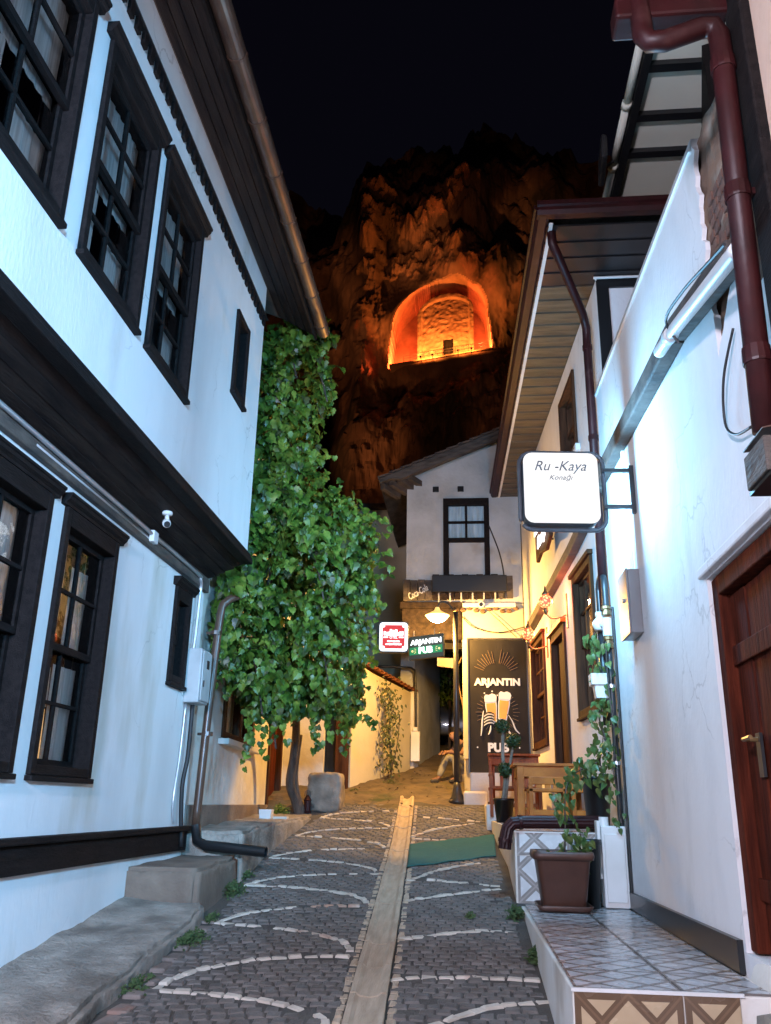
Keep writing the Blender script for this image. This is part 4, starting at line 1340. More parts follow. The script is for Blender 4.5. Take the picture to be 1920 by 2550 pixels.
# door
df = MB()
df.fb(FRW, YD1 - .11, YD1 - .005, .97, 2.78, -.13, -.02).fb(FRW, YD0 + .005, YD1 - .11, 2.68, 2.78, -.13, -.02).fb(FRW, YD0 + .005, YD0 + .11, .97, 2.68, -.13, -.02)
door = df.build('door', M_RW, WH, bevel=.008)
n = 7
wd = (YD1 - YD0 - .23) / n
for i in range(n):
    a = YD0 + .115 + i * wd
    MB().fb(FRW, a + .003, a + wd - .003, .98, 2.67, -.12, -.075 - .006 * (i % 2)).build('door_board', M_RW, door, bevel=.006)
for z in (1.25, 2.35):
    MB().fb(FRW, YD0 + .12, YD1 - .12, z - .05, z + .05, -.075, -.055).build('door_ledge', M_RW, door, bevel=.006)
hl = MB().fb(FRW, 4.27, 4.33, 1.75, 1.95, -.07, -.055).build('door_latch', M_BL, door)
MB().tube([FRW.p(4.30, 1.92, -.06), FRW.p(4.30, 1.92, .01), FRW.p(4.16, 1.92, .02)], .011, 8).build('door_handle', M_BR, door)
MB().fb(FRW, YD0 - .05, YD1 + .06, 2.80, 2.86, -.01, .035).build('lintel', M_PR, WH, bevel=.012)
# base board and rough threshold
MB().hexa([FRW.p(4.70, .86, .0), FRW.p(8.26, .835, .0), FRW.p(8.26, .835, .03), FRW.p(4.70, .86, .03), FRW.p(4.70, 1.01, .0), FRW.p(8.26, .95, .0), FRW.p(8.26, .95, .03), FRW.p(4.70, 1.01, .03)]).build('base_board', M_BLK, WH)
# timber band
for (a, za, b, zb, m_) in ((3.45, 4.03, 4.55, 4.28, M_WB), (4.58, 4.285, 7.62, 4.53, M_WB)):
    p, q = FRW.p(a, za, .05), FRW.p(b, zb, .05)
    MB().bar(p, q, .10, .135).build('timber_band', m_, WH, bevel=.012)
MB().bar(FRW.p(4.75, 4.31, .012), FRW.p(6.0, 4.43, .012), .03, .05).build('timber_splint', M_PR, WH)
MB().tube(smooth_path([FRW.p(4.75, 4.25, .11), FRW.p(4.3, 4.15, .12), FRW.p(3.9, 4.04, .13), FRW.p(3.5, 3.93, .14), FRW.p(3.12, 3.82, .155)], 5), .037, 12).build('white_pipe', M_WP, WH, smooth=True)
MB().tube([FRW.p(4.50, 4.20, .115), FRW.p(4.40, 4.175, .118)], .043, 12).build('pipe_socket', M_WP, WH, smooth=True)
MB().tube(smooth_path([FRW.p(4.35, 4.08, .10), FRW.p(4.3, 4.2, .17), FRW.p(3.9, 4.12, .18), FRW.p(3.4, 3.95, .19), FRW.p(3.15, 3.86, .2)], 6), .008, 6).build('cable', M_CAB, WH)
tag(MB().tube(smooth_path([FRW.p(3.7, 3.78, .02), FRW.p(3.86, 3.6, .04), FRW.p(3.95, 3.4, .03), FRW.p(3.82, 3.28, .03), FRW.p(3.6, 3.22, .03)], 6), .007, 6).build('loose_cable', M_CAB, smooth=True),
    'thin black cable looping over the upper right of the white wall', 'cable')
MB().fb(FRW, 6.60, 6.66, 3.3, 4.4, .002, .028).build('cable_duct', M_WP, WH)
# broken masonry of the next gable beside it
ms = thing('broken_masonry', (1.7, 3.7, 3.7), 'exposed brown rubble and brick masonry beside the ragged white wall edge, upper right', 'wall')
mb = MB()
def mfn(s, t):
    y, z = 4.35 - 1.6 * s, 3.55 + 1.64 * t
    return (1.335 + .02 * noise.noise(Vector((y * 4, z * 4, 0))) + .025 * noise.noise(Vector((y * 11, z * 11, 2))), y, z)
mb.grid(mfn, 40, 50)
mb.build('rubble', M_RB, ms, smooth=False, recalc=False)
MB().box((1.5, 2.8, 3.5), (2.2, 4.2, 5.17)).build('core', M_RB, ms)
for r_ in range(6):
    for c_ in range(4):
        y = 3.99 - c_ * .085 - (.04 if r_ % 2 else 0)
        z = 4.32 + r_ * .07
        MB().box((1.315 + .01 * r2.random(), y - .072, z), (1.45, y, z + .054)).build('brick', M_BK, ms, bevel=.004)

# meter box
mb_ = thing('meter_box', (1.25, 6.58, 2.84), 'grey steel meter box with a small latch on the white wall under the glowing sign', 'meter box')
MB().fb(FRW, 6.42, 6.78, 2.84, 3.33, .0, .085).build('box_body', M_GB, mb_, bevel=.006)
MB().fb(FRW, 6.415, 6.785, 2.835, 3.335, .087, .102).build('box_door', M_GB, mb_, bevel=.005)
MB().tube([FRW.p(6.56, 3.11, .103), FRW.p(6.56, 3.11, .118)], .016, 10).build('latch', M_GV, mb_)

# ------------------------------------------------ glowing square sign on its bracket
SG = thing('glowing_sign', (.73, 6.3, 3.64), 'large glowing white square sign with thin grey script on a bracket from the white wall', 'sign')
FSG = F((.725, 6.3, 3.93), Vector((1, .10, 0)), Vector((.10, -1, 0)))
FSG.u = Vector((1, .08, 0)).normalized()
FSG.n = Vector((.08, -1, 0)).normalized()
MB().prism(rrect(FSG, .575, .575, .07, -.07), FSG.n * .13).build('case', M_SF, SG)
M_SGN = emis('cold_light_box', (1.0, .985, .98), 1.12, (.02, .02, .02))
M_SGN.node_tree.nodes['Principled BSDF'].inputs['Specular IOR Level'].default_value = 0
MB().prism(rrect(FSG, .575, .575, .07, .061), FSG.n * .004).build('face', M_SGN, SG)
MB().prism(rrect(FSG, .575, .575, .07, -.076), FSG.n * .004).build('face', M_SGN, SG)
pts = rrect(FSG, .66, .64, .10, -.045, u0=.025, z0=.01)
MB().tube(pts[-10:] + pts[:14], .018, 10).build('rim', M_SF, SG, smooth=True)
text('lettering', 'Ru -Kaya', M_GRY, SG, FSG.p(.0, .165, .067), FSG.u, (0, 0, 1), .40, .105, ext=.003, off=.0, shear=.35)
text('lettering', 'Kona\u011f\u0131', M_GRY, SG, FSG.p(.0, .078, .067), FSG.u, (0, 0, 1), .18, .055, ext=.003, off=.0, shear=.35)
for z in (.16, -.14):
    MB().bar((1.06, 6.33, 3.94 + z), (1.30, 6.34, 3.94 + z), .026, .028).build('bracket_arm', M_BL, SG)
MB().fb(FRW, 6.325, 6.365, 3.75, 4.14, .0, .03).build('wall_plate', M_BL, SG)

for d_, p_ in ((.09, SIGN_W), (-.10, SIGN_W * 2.1)):      # the light the two faces of the box give off
    a_ = lamp('sign_light', 'AREA', FSG.p(0, 0, d_), (.24, .62, 1.0), p_, .5, FSG.p(0, 0, d_ * 20))
    a_.data.shape = 'SQUARE'
    a_.visible_camera = False

# ================================================================== TILED PLATFORM AND TERRACE
PF = thing('tiled_platform', (.85, 6, .5), 'low platform paved with patterned tiles along the white wall, cream tiled front', 'platform')
PX0, PX1 = .425, 1.30
mb = MB()
mb.hexa([(PX0, 4.2, -.1), (PX1, 4.2, -.1), (PX1, 7.9, .3), (PX0 - .02, 7.9, .3), (PX0, 4.2, .858), (PX1, 4.2, .858), (PX1, 7.9, .82), (PX0 - .02, 7.9, .82)])
mb.build('platform_body', M_PS, PF, bevel=.008)
tw = [(PX0 + .012, 1.02 - .14 - .005), (1.02 - .14 + .005, 1.265)]
ty = [4.205 + .458 * i for i in range(9)]
for ci, (x0, x1) in enumerate(((.437, .885), (.893, 1.262))):
    for j in range(8):
        y0, y1 = 4.206 + .4605 * j, 4.206 + .4605 * (j + 1) - .005
        zf = lambda y: .859 - .0103 * (y - 4.2)
        m_ = MB()
        m_.hexa([(x0, y0, zf(y0)), (x1, y0, zf(y0)), (x1, y1, zf(y1)), (x0, y1, zf(y1)), (x0, y0, zf(y0) + .008), (x1, y0, zf(y0) + .008), (x1, y1, zf(y1) + .008), (x0, y1, zf(y1) + .008)])
        w_ = .448
        m_.build('floor_tile', M_TF, PF, uvf=lambda v, x0=x0, y0=y0: ((v.x - x0) / .449, (v.y - y0) / .4555))
for ci, (x0, x1) in enumerate(((.432, .885), (.893, 1.12))):
    for j in range(2):
        z1 = .852 - .455 * j
        MB().box((x0, 4.188, z1 - .45), (x1, 4.199, z1)).build('riser_tile', M_TR, PF, uvf=lambda v, x0=x0, z1=z1: ((v.x - x0) / .453, (v.z - z1 + .45) / .45))
MB().box((PX0 - .004, 4.186, .853), (1.14, 4.2, .8675)).build('edge_strip', M_WP, PF)
# rough stone footing at the near end
def blob(name, c, r, m, label, cat, seed=0, amp=.18, sub=3, boxy=.55, parent=None):
    bm = bmesh.new()
    bmesh.ops.create_icosphere(bm, subdivisions=sub, radius=1)
    for v in bm.verts:
        p = v.co.copy()
        mx = max(abs(p.x), abs(p.y), abs(p.z))
        p = p.lerp(p / mx, boxy)
        p += noise.noise_vector(p * 1.5 + Vector((seed * 7, 0, 0))) * amp + noise.noise_vector(p * 5 + Vector((seed, 3, 0))) * amp * .35
        v.co = Vector((p.x * r[0], p.y * r[1], p.z * r[2]))
    me = bpy.data.meshes.new(name)
    bm.to_mesh(me)
    bm.free()
    me.materials.append(m)
    o = bpy.data.objects.new(name, me)
    COL.objects.link(o)
    o.location = c if parent is None else Vector(c) - W[parent]
    if parent is not None: o.parent = parent
    W[o] = Vector(c)
    for p in me.polygons: p.use_smooth = True
    if label: tag(o, label, cat)
    return o
blob('footing_stone', (1.40, 3.93, .50), (.30, .30, .36), M_SL, 'rough grey rubble footing beside the cream tiled front, bottom right', 'stone', 1, .12)
blob('threshold_block', (1.46, 4.32, .74), (.2, .42, .24), M_PS, 'lumpy whitewashed threshold block under the red brown door', 'step', 2, .08)

TR = thing('terrace', (.75, 10.5, 1.0), 'raised pub terrace with white patterned tiles on its front riser', 'terrace')
mb = MB()
mb.prism([(.375, 7.9, .4), (1.33, 7.9, .4), (1.33, 7.9, 1.395), (.375, 7.9, 1.395)], (0, 1.7, 0))
mb.hexa([(.375, 9.55, .4), (1.3, 9.55, .4), (1.0, 13.4, .8), (.17, 13.2, .8), (.375, 9.55, 1.395), (1.3, 9.55, 1.395), (1.0, 13.4, 1.45), (.17, 13.2, 1.45)])
mb.build('terrace_body', M_PS, TR)
for i, (a, b) in enumerate(((.39, .835), (.842, 1.08))):
    for j, (c, d_) in enumerate(((.832, 1.205), (1.212, 1.388))):
        MB().box((a, 7.888, c), (b, 7.899, d_)).build('riser_tile', M_TW, TR, uvf=lambda v, a=a, c=c: ((v.x - a) / .445, (v.z - c) / .40))
MB().box((.372, 7.882, 1.389), (1.09, 7.90, 1.40)).build('edge_strip', M_WP, TR)
MB().box((.20, 11.6, 1.2), (.45, 13.3, 1.62)).build('terrace_kerb', M_PS, TR, bevel=.02)
for i in range(3):
    for j in range(9):
        x0, y0 = .40 + .30 * i, 7.92 + .42 * j
        x0 -= max(0, y0 - 9.5) * .055
        MB().box((x0, y0, 1.396 + .0143 * max(0, y0 - 9.55)), (x0 + .292, y0 + .412, 1.405 + .0143 * max(0, y0 - 9.55))).build('floor_tile', M_TF, TR, uvf=lambda v, x0=x0, y0=y0: ((v.x - x0) / .3, (v.y - y0) / .42))

# ================================================================== PUB HOUSE
FP = F((1.30, 8.4, 0), (-.065, 1, 0), (-1, -.065, 0))
PH = thing('pub_house', (1.6, 10.5, 1.3), 'white pub house with dark windows, timber band and a boarded eave with dark red gutter', 'house')
U = lambda y: (y - 8.4) * 1.0021
pw = [(U(8.62), U(9.68), 2.52, 4.08), (U(12.0), U(13.3), 2.42, 3.92)]
pdoor = (U(10.35), U(11.4), 1.40, 3.72)
uw = (U(8.98), U(9.93), 5.45, 6.42)
mb = MB()
mb.wall(FP, U(7.66), U(14.15), 1.0, 6.72, [(a + .05, b - .05, c + .05, d_ - .05) for a, b, c, d_ in pw] + [(pdoor[0] + .05, pdoor[1] - .05, 1.40, pdoor[3] - .05), (uw[0] + .05, uw[1] - .05, uw[2] + .05, uw[3] - .05)], reveal=.2, thick=.3)
mb.build('wall', M_PR, PH, recalc=False)
MB().fb(FP, U(7.9), U(14.1), 1.2, 6.6, -.75, -.65).build('room_wall', M_IN, PH)
for (a, b, c, d_) in pw:
    sash_window(PH, FP, a, b, c, d_, cas=.07, cornice=False, wood=M_BW, cols=3, rows=(2, 2), recess=.07)
    MB().fb(FP, a - .03, b + .03, d_ + .002, d_ + .05, -.02, .06).build('window_head', M_BW, PH, bevel=.006)
sash_window(PH, FP, *uw, cas=.07, cornice=False, wood=M_BW, cols=1, rows=(1, 1), curtains=[(0, 1, 0, 1, emis('amber_lit_blind', (1.0, .38, .06), .55, (.4, .2, .06)))])
MB().fb(FP, uw[0] - .09, uw[1] + .09, uw[2] - .08, uw[2] - .002, -.01, .05).build('window_sill', M_WP, PH)
dr = MB().fb(FP, pdoor[0], pdoor[0] + .09, 1.4, pdoor[3], -.1, .03).fb(FP, pdoor[1] - .09, pdoor[1], 1.4, pdoor[3], -.1, .03).fb(FP, pdoor[0] + .09, pdoor[1] - .09, pdoor[3] - .1, pdoor[3], -.1, .03).build('door', M_BW, PH, bevel=.006)
for i in range(4):
    wd = (pdoor[1] - pdoor[0] - .19) / 4
    a = pdoor[0] + .095 + i * wd
    MB().fb(FP, a + .002, a + wd - .002, 1.41, pdoor[3] - .105, -.08, -.045 - .008 * (i % 2)).build('door_board', M_BW, dr)
MB().fb(FP, pdoor[0] - .05, pdoor[1] + .05, pdoor[3] + .002, pdoor[3] + .06, -.02, .07).build('door_head', M_OW, PH, bevel=.006)
p0, p1, p2 = FP.p(U(7.7), 4.52, .05), FP.p(U(9.4), 4.36, .05), FP.p(U(14.1), 4.15, .05)
MB().bar(p0, p1, .10, .13).build('timber_band', M_WB, PH, bevel=.01)
MB().bar(p1, p2, .10, .13).build('timber_band', M_WB, PH, bevel=.01)
# gable return: white infill between dark timbers
FPG = F((1.35, 7.66, 0), (1, .0, 0), (0, -1, 0))
MB().fb(FPG, .12, 2.2, 5.3, 6.74, -.2, -.01).build('gable_wall', M_PR, PH)
MB().fb(FPG, .0, .12, 5.3, 6.74, -.1, .02).build('corner_stud', M_BLK, PH)
MB().fb(FPG, .12, 2.2, 6.63, 6.74, -.1, .015).build('gable_rail', M_BLK, PH)
# eave: boarded soffit, fascia and gutter along the lane and round the gable
GX = lambda y: .70 - .033 * (y - 6.7)
y = 6.78
i = 0
while y < 14.3:
    x0, x1 = GX(y) + .09, 1.30 - .065 * (y - 8.4) + (.06 if y > 7.66 else 1.2)
    zb = 6.735 + .012 * (i % 2)
    MB().box((x0, y, zb), (x1, y + .118, zb + .02)).build('soffit_board', M_SB if y > 7.66 else M_BLK, PH)
    y += .125
    i += 1
MB().bar((GX(6.7) + .12, 6.74, 6.742), (GX(14.4) + .12, 14.4, 6.742), .035, .02).build('soffit_bead', M_WP, PH)
def gutter(a, b, side, parent, m, up=0.0):
    a, b = Vector(a), Vector(b)
    t = (b - a).normalized()
    n = t.cross(Vector((0, 0, 1))) * side
    prof = [(0, .0), (.0, -.10), (.03, -.125), (.10, -.125), (.125, -.09), (.125, -.055), (.145, -.045), (.145, .0), (.13, 0), (.12, -.04), (.09, -.11), (.03, -.11), (.012, 0)]
    MB().prism([a + n * p + Vector((0, 0, q)) for p, q in prof], b - a).build('gutter', m, parent)
gutter((GX(6.62) + .10, 6.62, 6.86), (GX(14.45) + .10, 14.45, 6.86), -1, PH, M_DR)
gutter((GX(6.62) - .02, 6.70, 6.862), (2.6, 6.70, 6.862), 1, PH, M_DR)
MB().hexa([(GX(6.6), 6.6, 6.87), (3.2, 6.6, 6.87), (3.2, 14.4, 6.87), (GX(14.4), 14.4, 6.87), (GX(6.6) + .5, 7.6, 7.0), (3.2, 8.9, 7.7), (3.2, 14.4, 7.7), (GX(14.4) + .3, 14.4, 7.06)]).build('roof', M_RT, PH)
MB().tube([(.83, 6.86, 6.8), (.84, 6.88, 6.62), (.88, 6.93, 6.55), (1.20, 7.66, 6.33), (1.245, 7.78, 6.24), (1.245, 7.80, 6.1), (1.245, 7.80, 3.3)], .043, 12).build('downpipe', M_DR, PH, smooth=True)
MB().tube([(1.345, 7.62, 6.735), (1.345, 7.62, 6.70)], .01, 6).build('pipe_clip', M_WP, PH)
for z in (6.0, 5.0):
    MB().lathe([(.05, 0), (.05, .05)], (1.245, 7.80, z), 12).build('pipe_collar', M_DR, PH)
MB().tube([(1.32, 7.6, 6.715), (2.05, 7.6, 6.715), (2.05, 6.9, 6.715)], .014, 6).build('white_conduit', M_WP, PH)

# hanging carved sign with lit letters on the pub wall
hs = thing('lit_letter_sign', (1.02, 10.4, 4.5), 'dark carved board with glowing white script letters on the pub wall below the big sign', 'sign')
FH = F(FP.p(U(10.5), 4.95, .16), FP.u, FP.n)
MB().prism([FH.p(-.55, -.25), FH.p(-.2, -.33), FH.p(.25, -.24), FH.p(.6, -.28), FH.p(.62, .22), FH.p(.2, .3), FH.p(-.25, .24), FH.p(-.55, .3)], FH.n * .05).build('board', M_BW, hs, bevel=.012)
FH2 = -FH.u
M_SW = emis('white_neon', (1, 1, 1), 3.0)
text('lettering', 'Ru-Kaya', M_SW, hs, FH.p(.08, .1, .075), FH2, (0, 0, 1), .75, .26, ext=.012, off=.02, shear=.3)
text('lettering', 'Kona\u011f\u0131', M_SW, hs, FH.p(-.1, -.14, .075), FH2, (0, 0, 1), .65, .22, ext=.012, off=.02, shear=.3)
for s in (-.4, .4):
    MB().tube([FH.p(s, 0, 0), FH.p(s, 0, -.16)], .014, 6).build('spacer', M_BL, hs)

# two mosaic wall lanterns
M_MOS = bpy.data.materials.new('mosaic_glass_glow')
M_MOS.use_nodes = True
nt = M_MOS.node_tree
b = nt.nodes['Principled BSDF']
vo = nt.nodes.new('ShaderNodeTexVoronoi')
vo.inputs['Scale'].default_value = 34
g_ = nt.nodes.new('ShaderNodeNewGeometry')
nt.links.new(g_.outputs['Position'], vo.inputs['Vector'])
cr = nt.nodes.new('ShaderNodeValToRGB')
cr.color_ramp.elements[0].color = (1.0, .62, .22, 1)
cr.color_ramp.elements[1].color = (.55, .03, .01, 1)
cr.color_ramp.elements[1].position = .62
nt.links.new(vo.outputs['Distance'], cr.inputs[0])
nt.links.new(cr.outputs[0], b.inputs['Emission Color'])
b.inputs['Emission Strength'].default_value = 3.4
b.inputs['Base Color'].default_value = (.4, .1, .05, 1)
def lantern(u, z, label):
    t = thing('mosaic_lantern', FP.p(u, z - .2, .1), label, 'wall lamp', 'mosaic lanterns on the pub wall')
    c = FP.p(u, z, .26)
    MB().fb(FP, u - .35 - .03, u - .35 + .03, z - .28, z + .14, .0, .02).build('back_plate', M_BR, t, bevel=.008) if False else None
    MB().lathe([(.03, -.075), (.065, -.055), (.085, -.01), (.085, .02), (.06, .06), (.03, .08)], c, 18).build('globe', M_MOS, t, smooth=True)
    MB().lathe([(.045, .075), (.04, .10), (.015, .13), (.012, .17), (.0, .20)], c, 12).build('cap', M_BR, t, smooth=True)
    MB().lathe([(.012, -.16), (.03, -.12), (.035, -.08)], c, 12).build('foot', M_BR, t, smooth=True)
    MB().tube(smooth_path([FP.p(u, z - .14, .26), FP.p(u, z - .2, .2), FP.p(u, z - .19, .09), FP.p(u, z - .16, .02)], 5), .011, 6).build('arm', M_BR, t, smooth=True)
    MB().fb(FP, u - .025, u + .025, z - .32, z + .10, .0, .018).build('back_plate', M_BR, t, bevel=.008)
    l = lamp('lantern_light', 'POINT', FP.p(u, z + .0, .14), (1, .20, .07), 17, .03)
    return t
lantern(U(10.15), 3.93, 'glowing red mosaic lantern over the pub door, nearer of the two')
lantern(U(11.75), 3.84, 'glowing red mosaic lantern by the far window, lower of the two')

# ================================================================== UPPER EAVE BEHIND THE PARAPET
UE = thing('upper_house', (2.2, 6.8, 5.3), 'house above the parapet seen only as cream eave panels between dark battens', 'house')
EZ = 7.6
ys = [4.0, 4.62, 5.20, 5.82, 6.38, 6.85, 7.75]
for a, b in zip(ys, ys[1:]):
    MB().box((1.60, a + .035, EZ + .02), (2.6, b - .035, EZ + .04)).build('eave_panel', M_PN, UE)
for y in ys:
    MB().box((1.60, y - .042, EZ - .03), (2.6, y + .042, EZ + .03)).build('batten', M_BLK, UE)
MB().box((1.53, 3.8, EZ - .05), (1.60, 9.5, EZ + .08)).build('eave_beam', M_BLK, UE)
y = 3.9
while y < 9.2:
    g = MB().tube([(1.485, y, EZ + .0), (1.485, y + .78, EZ + .0)], .036, 10).build('gutter_section', M_PN, UE, smooth=True)
    MB().tube([(1.485, y + .72, EZ), (1.485, y + .79, EZ)], .046, 10).build('gutter_joint', M_PN, g, smooth=True)
    y += .79
MB().box((1.5, 3.8, EZ + .09), (3.2, 9.5, EZ + .2)).build('roof', M_RT, UE)
MB().hexa([(1.98, 5.6, 5.4), (2.3, 6.9, 5.4), (2.6, 6.9, 5.4), (2.6, 5.4, 5.4), (1.98, 5.6, EZ - .04), (2.3, 6.9, EZ - .04), (2.6, 6.9, EZ - .04), (2.6, 5.4, EZ - .04)]).build('wall_panel', M_DW, UE)
# dark boxy fitting on a bracket left of the eave
sd = thing('eave_fitting', (1.40, 7.0, 7.5), 'small dark bracket fitting in front of the cream gutter against the night sky', 'bracket')
MB().hexa([(1.30, 6.6, 7.36), (1.36, 6.62, 7.36), (1.40, 7.1, 7.42), (1.34, 7.1, 7.42), (1.31, 6.58, 7.62), (1.37, 6.6, 7.62), (1.41, 7.06, 7.68), (1.35, 7.06, 7.68)]).build('housing', M_BL, sd, bevel=.02)
MB().bar((1.38, 6.9, 7.5), (1.47, 6.9, 7.56), .02, .02).build('arm', M_BL, sd)

# ================================================================== NEAR CORNER HOUSE (right edge)
CH = thing('corner_house', (1.5, 2.5, 2.6), 'pinkish house corner at the right edge with dark timber post and red downpipe', 'house')
MB().hexa([(1.215, -.5, 2.9), (2.2, -.5, 2.9), (2.2, 2.93, 2.9), (1.23, 2.93, 2.9), (1.215, -.5, 5.6), (2.2, -.5, 5.6), (2.2, 2.93, 5.6), (1.23, 2.93, 5.6)]).build('wall', M_PK, CH)
MB().box((1.185, 2.86, 2.86), (1.33, 3.03, 5.6)).build('corner_post', M_DW, CH, bevel=.01)
MB().box((1.02, 2.80, 2.70), (1.34, 3.02, 2.83)).build('post_capital', M_WB, CH, bevel=.006)
MB().box((1.03, 2.79, 2.685), (1.35, 3.03, 2.698)).build('capital_strip', M_BLK, CH)
MB().box((1.13, 2.82, 2.0), (1.35, 3.02, 2.683)).build('lower_post', M_WB, CH, bevel=.008)
MB().hexa([(1.015, 2.78, 2.845), (1.36, 2.78, 2.92), (1.36, 3.1, 2.92), (1.015, 3.0, 2.845), (1.015, 2.78, 2.85), (1.36, 2.78, 2.926), (1.36, 3.1, 2.926), (1.015, 3.0, 2.85)]).build('tin_flashing', M_CG, CH)
q = [(.80, 3.0, 5.5), (.81, 3.0, 5.05), (.815, 3.0, 4.87), (.84, 2.99, 4.82), (.90, 2.985, 4.815), (1.06, 2.985, 4.875), (1.115, 2.985, 4.875), (1.135, 2.985, 4.82), (1.135, 2.985, 4.7), (1.10, 2.985, 2.92)]
dpn = MB().tube(q, .047, 14).build('downpipe', M_DR, CH, smooth=True)
for z in (4.62, 3.95, 3.2):
    MB().lathe([(.052, 0), (.054, .01), (.052, .07)], (1.10 + .0197 * (z - 2.92), 2.985, z), 14).box((1.15, 2.97, z + .02), (1.23, 3.0, z + .05)).build('pipe_clamp', M_DR, dpn)
MB().box((.70, 2.98, 4.97), (1.2, 3.12, 5.09)).build('end_gutter', M_DR, CH, bevel=.015)
MB().box((.6, -.5, 5.25), (2.4, 3.2, 5.34)).build('eave_soffit', M_DW2, CH) if False else None
MB().box((1.36, 1.0, -.2), (2.2, 2.6, 2.88)).build('lower_wall', M_PS, CH)

# ================================================================== PUB FURNITURE
def frame_piece(mb, a, b, w, h): mb.bar(a, b, w, h)
tb = thing('pub_table', (.84, 10.0, 1.4), 'varnished pine pub table, the nearer one on the terrace behind the dark red pipe', 'table', None)
zt = 2.045
for i in range(4):
    MB().box((.46, 9.60 + .2 * i, zt - .03), (1.19, 9.60 + .2 * i + .192, zt)).build('top_board', M_OW, tb, bevel=.004)
MB().box((.50, 9.63, zt - .14), (1.16, 9.66, zt - .032)).box((.50, 10.33, zt - .14), (1.16, 10.36, zt - .032)).box((.50, 9.66, zt - .14), (.53, 10.33, zt - .032)).box((1.13, 9.66, zt - .14), (1.16, 10.33, zt - .032)).build('apron', M_OW, tb)
for x in (.50, 1.09):
    for y in (9.62, 10.30):
        MB().box((x, y, 1.40), (x + .075, y + .075, zt - .031)).build('leg', M_OW, tb, bevel=.004)
MB().box((.575, 9.64, 1.50), (1.09, 9.68, 1.57)).build('stretcher', M_OW, tb)
def chair(x, y, z, face, label, m, w=.42, h=.52, grp='wooden pub chairs', arms=False):
    """wooden slat-back chair; face = +1 back towards the camera, -1 away"""
    t = thing('pub_chair', (x, y, z), label, 'chair', grp)
    yb = y - .20 * face
    yf = y + .20 * face
    for s in (-1, 1):
        MB().box((x + s * w / 2 - .02, yb - .02, z), (x + s * w / 2 + .02, yb + .02, z + h)).build('leg', m, t, bevel=.003)
        MB().box((x + s * w / 2 - .02, yf - .02, z), (x + s * w / 2 + .02, yf + .02, z + .34)).build('leg', m, t, bevel=.003)
    MB().box((x - w / 2 - .02, min(yb, yf) - .02, z + .34), (x + w / 2 + .02, max(yb, yf) + .02, z + .375)).build('seat', m, t, bevel=.006)
    MB().box((x - w / 2 - .015, yb - .018, z + h - .07), (x + w / 2 + .015, yb + .018, z + h + .005)).build('top_rail', m, t, bevel=.006)
    for k in range(3):
        xx = x - w / 2 + w * (k + 1) / 4
        MB().box((xx - .03, yb - .01, z + .375), (xx + .03, yb + .01, z + h - .07)).build('back_slat', m, t)
    MB().box((x - w / 2 + .02, yb - .012, z + .12), (x + w / 2 - .02, yb + .012, z + .17)).build('stretcher', m, t)
    if arms:
        for s in (-1, 1):
            MB().box((x + s * w / 2 - .03, min(yb, yf) - .02, z + .50), (x + s * w / 2 + .03, max(yb, yf) + .03, z + .535)).build('arm_rest', m, t, bevel=.01)
            MB().box((x + s * w / 2 - .02, yf - .02, z + .375), (x + s * w / 2 + .02, yf + .02, z + .50)).build('arm_post', m, t)
    return t
chair(.78, 9.36, 1.405, 1, 'pine slat back chair at the near side of the nearer pub table', M_OW, w=.34, h=.48)
chair(1.17, 9.42, 1.405, 1, 'narrow pine chair at the nearer pub table beside the black pot', M_OW, w=.26, h=.46)
chair(.58, 11.75, 1.47, -1, 'red brown armchair with its broad back rail beyond the nearer table, before the black board', M_OW2, w=.62, h=.72, arms=True)
t2 = thing('pub_bench', (.62, 12.2, 1.45), 'red brown bench top seen past the topiary, farther along the terrace', 'bench')
MB().box((.25, 12.05, 2.12), (.92, 12.1, 2.24)).build('back_rail', M_OW2, t2, bevel=.008)
MB().box((.24, 11.98, 2.24), (.94, 12.14, 2.27)).build('cap_rail', M_OW2, t2, bevel=.008)
for x in (.27, .86):
    MB().box((x, 12.04, 1.44), (x + .06, 12.11, 2.12)).build('leg', M_OW2, t2)
MB().box((.25, 12.12, 1.80), (.92, 12.5, 1.84)).build('seat', M_OW2, t2)

# dark red downpipe section lying across the terrace edge
rp = thing('red_drain_pipe', (.7, 7.9, 1.4), 'dark red ribbed drain pipe lying across the terrace edge with its spout turned down', 'pipe')
P = [(1.10, 7.93, 1.485), (.44, 7.90, 1.475), (.36, 7.89, 1.465), (.315, 7.885, 1.42), (.295, 7.88, 1.34), (.285, 7.88, 1.255)]
mb = MB()
n = 24
mb.tube(P, [.056] * 6, n, cap=False)
for i, v in enumerate(mb.v):
    j = i % n
    if j % 3 == 0:
        c = Vector(P[i // n])
        mb.v[i] = c + (v - c) * .90
mb.build('pipe', M_DR, rp)
for a, b in ((P[1], P[2]), (P[4], P[5])):
    MB().tube([Vector(a), Vector(a).lerp(Vector(b), .35)], .062, 16).build('collar', M_DR, rp)

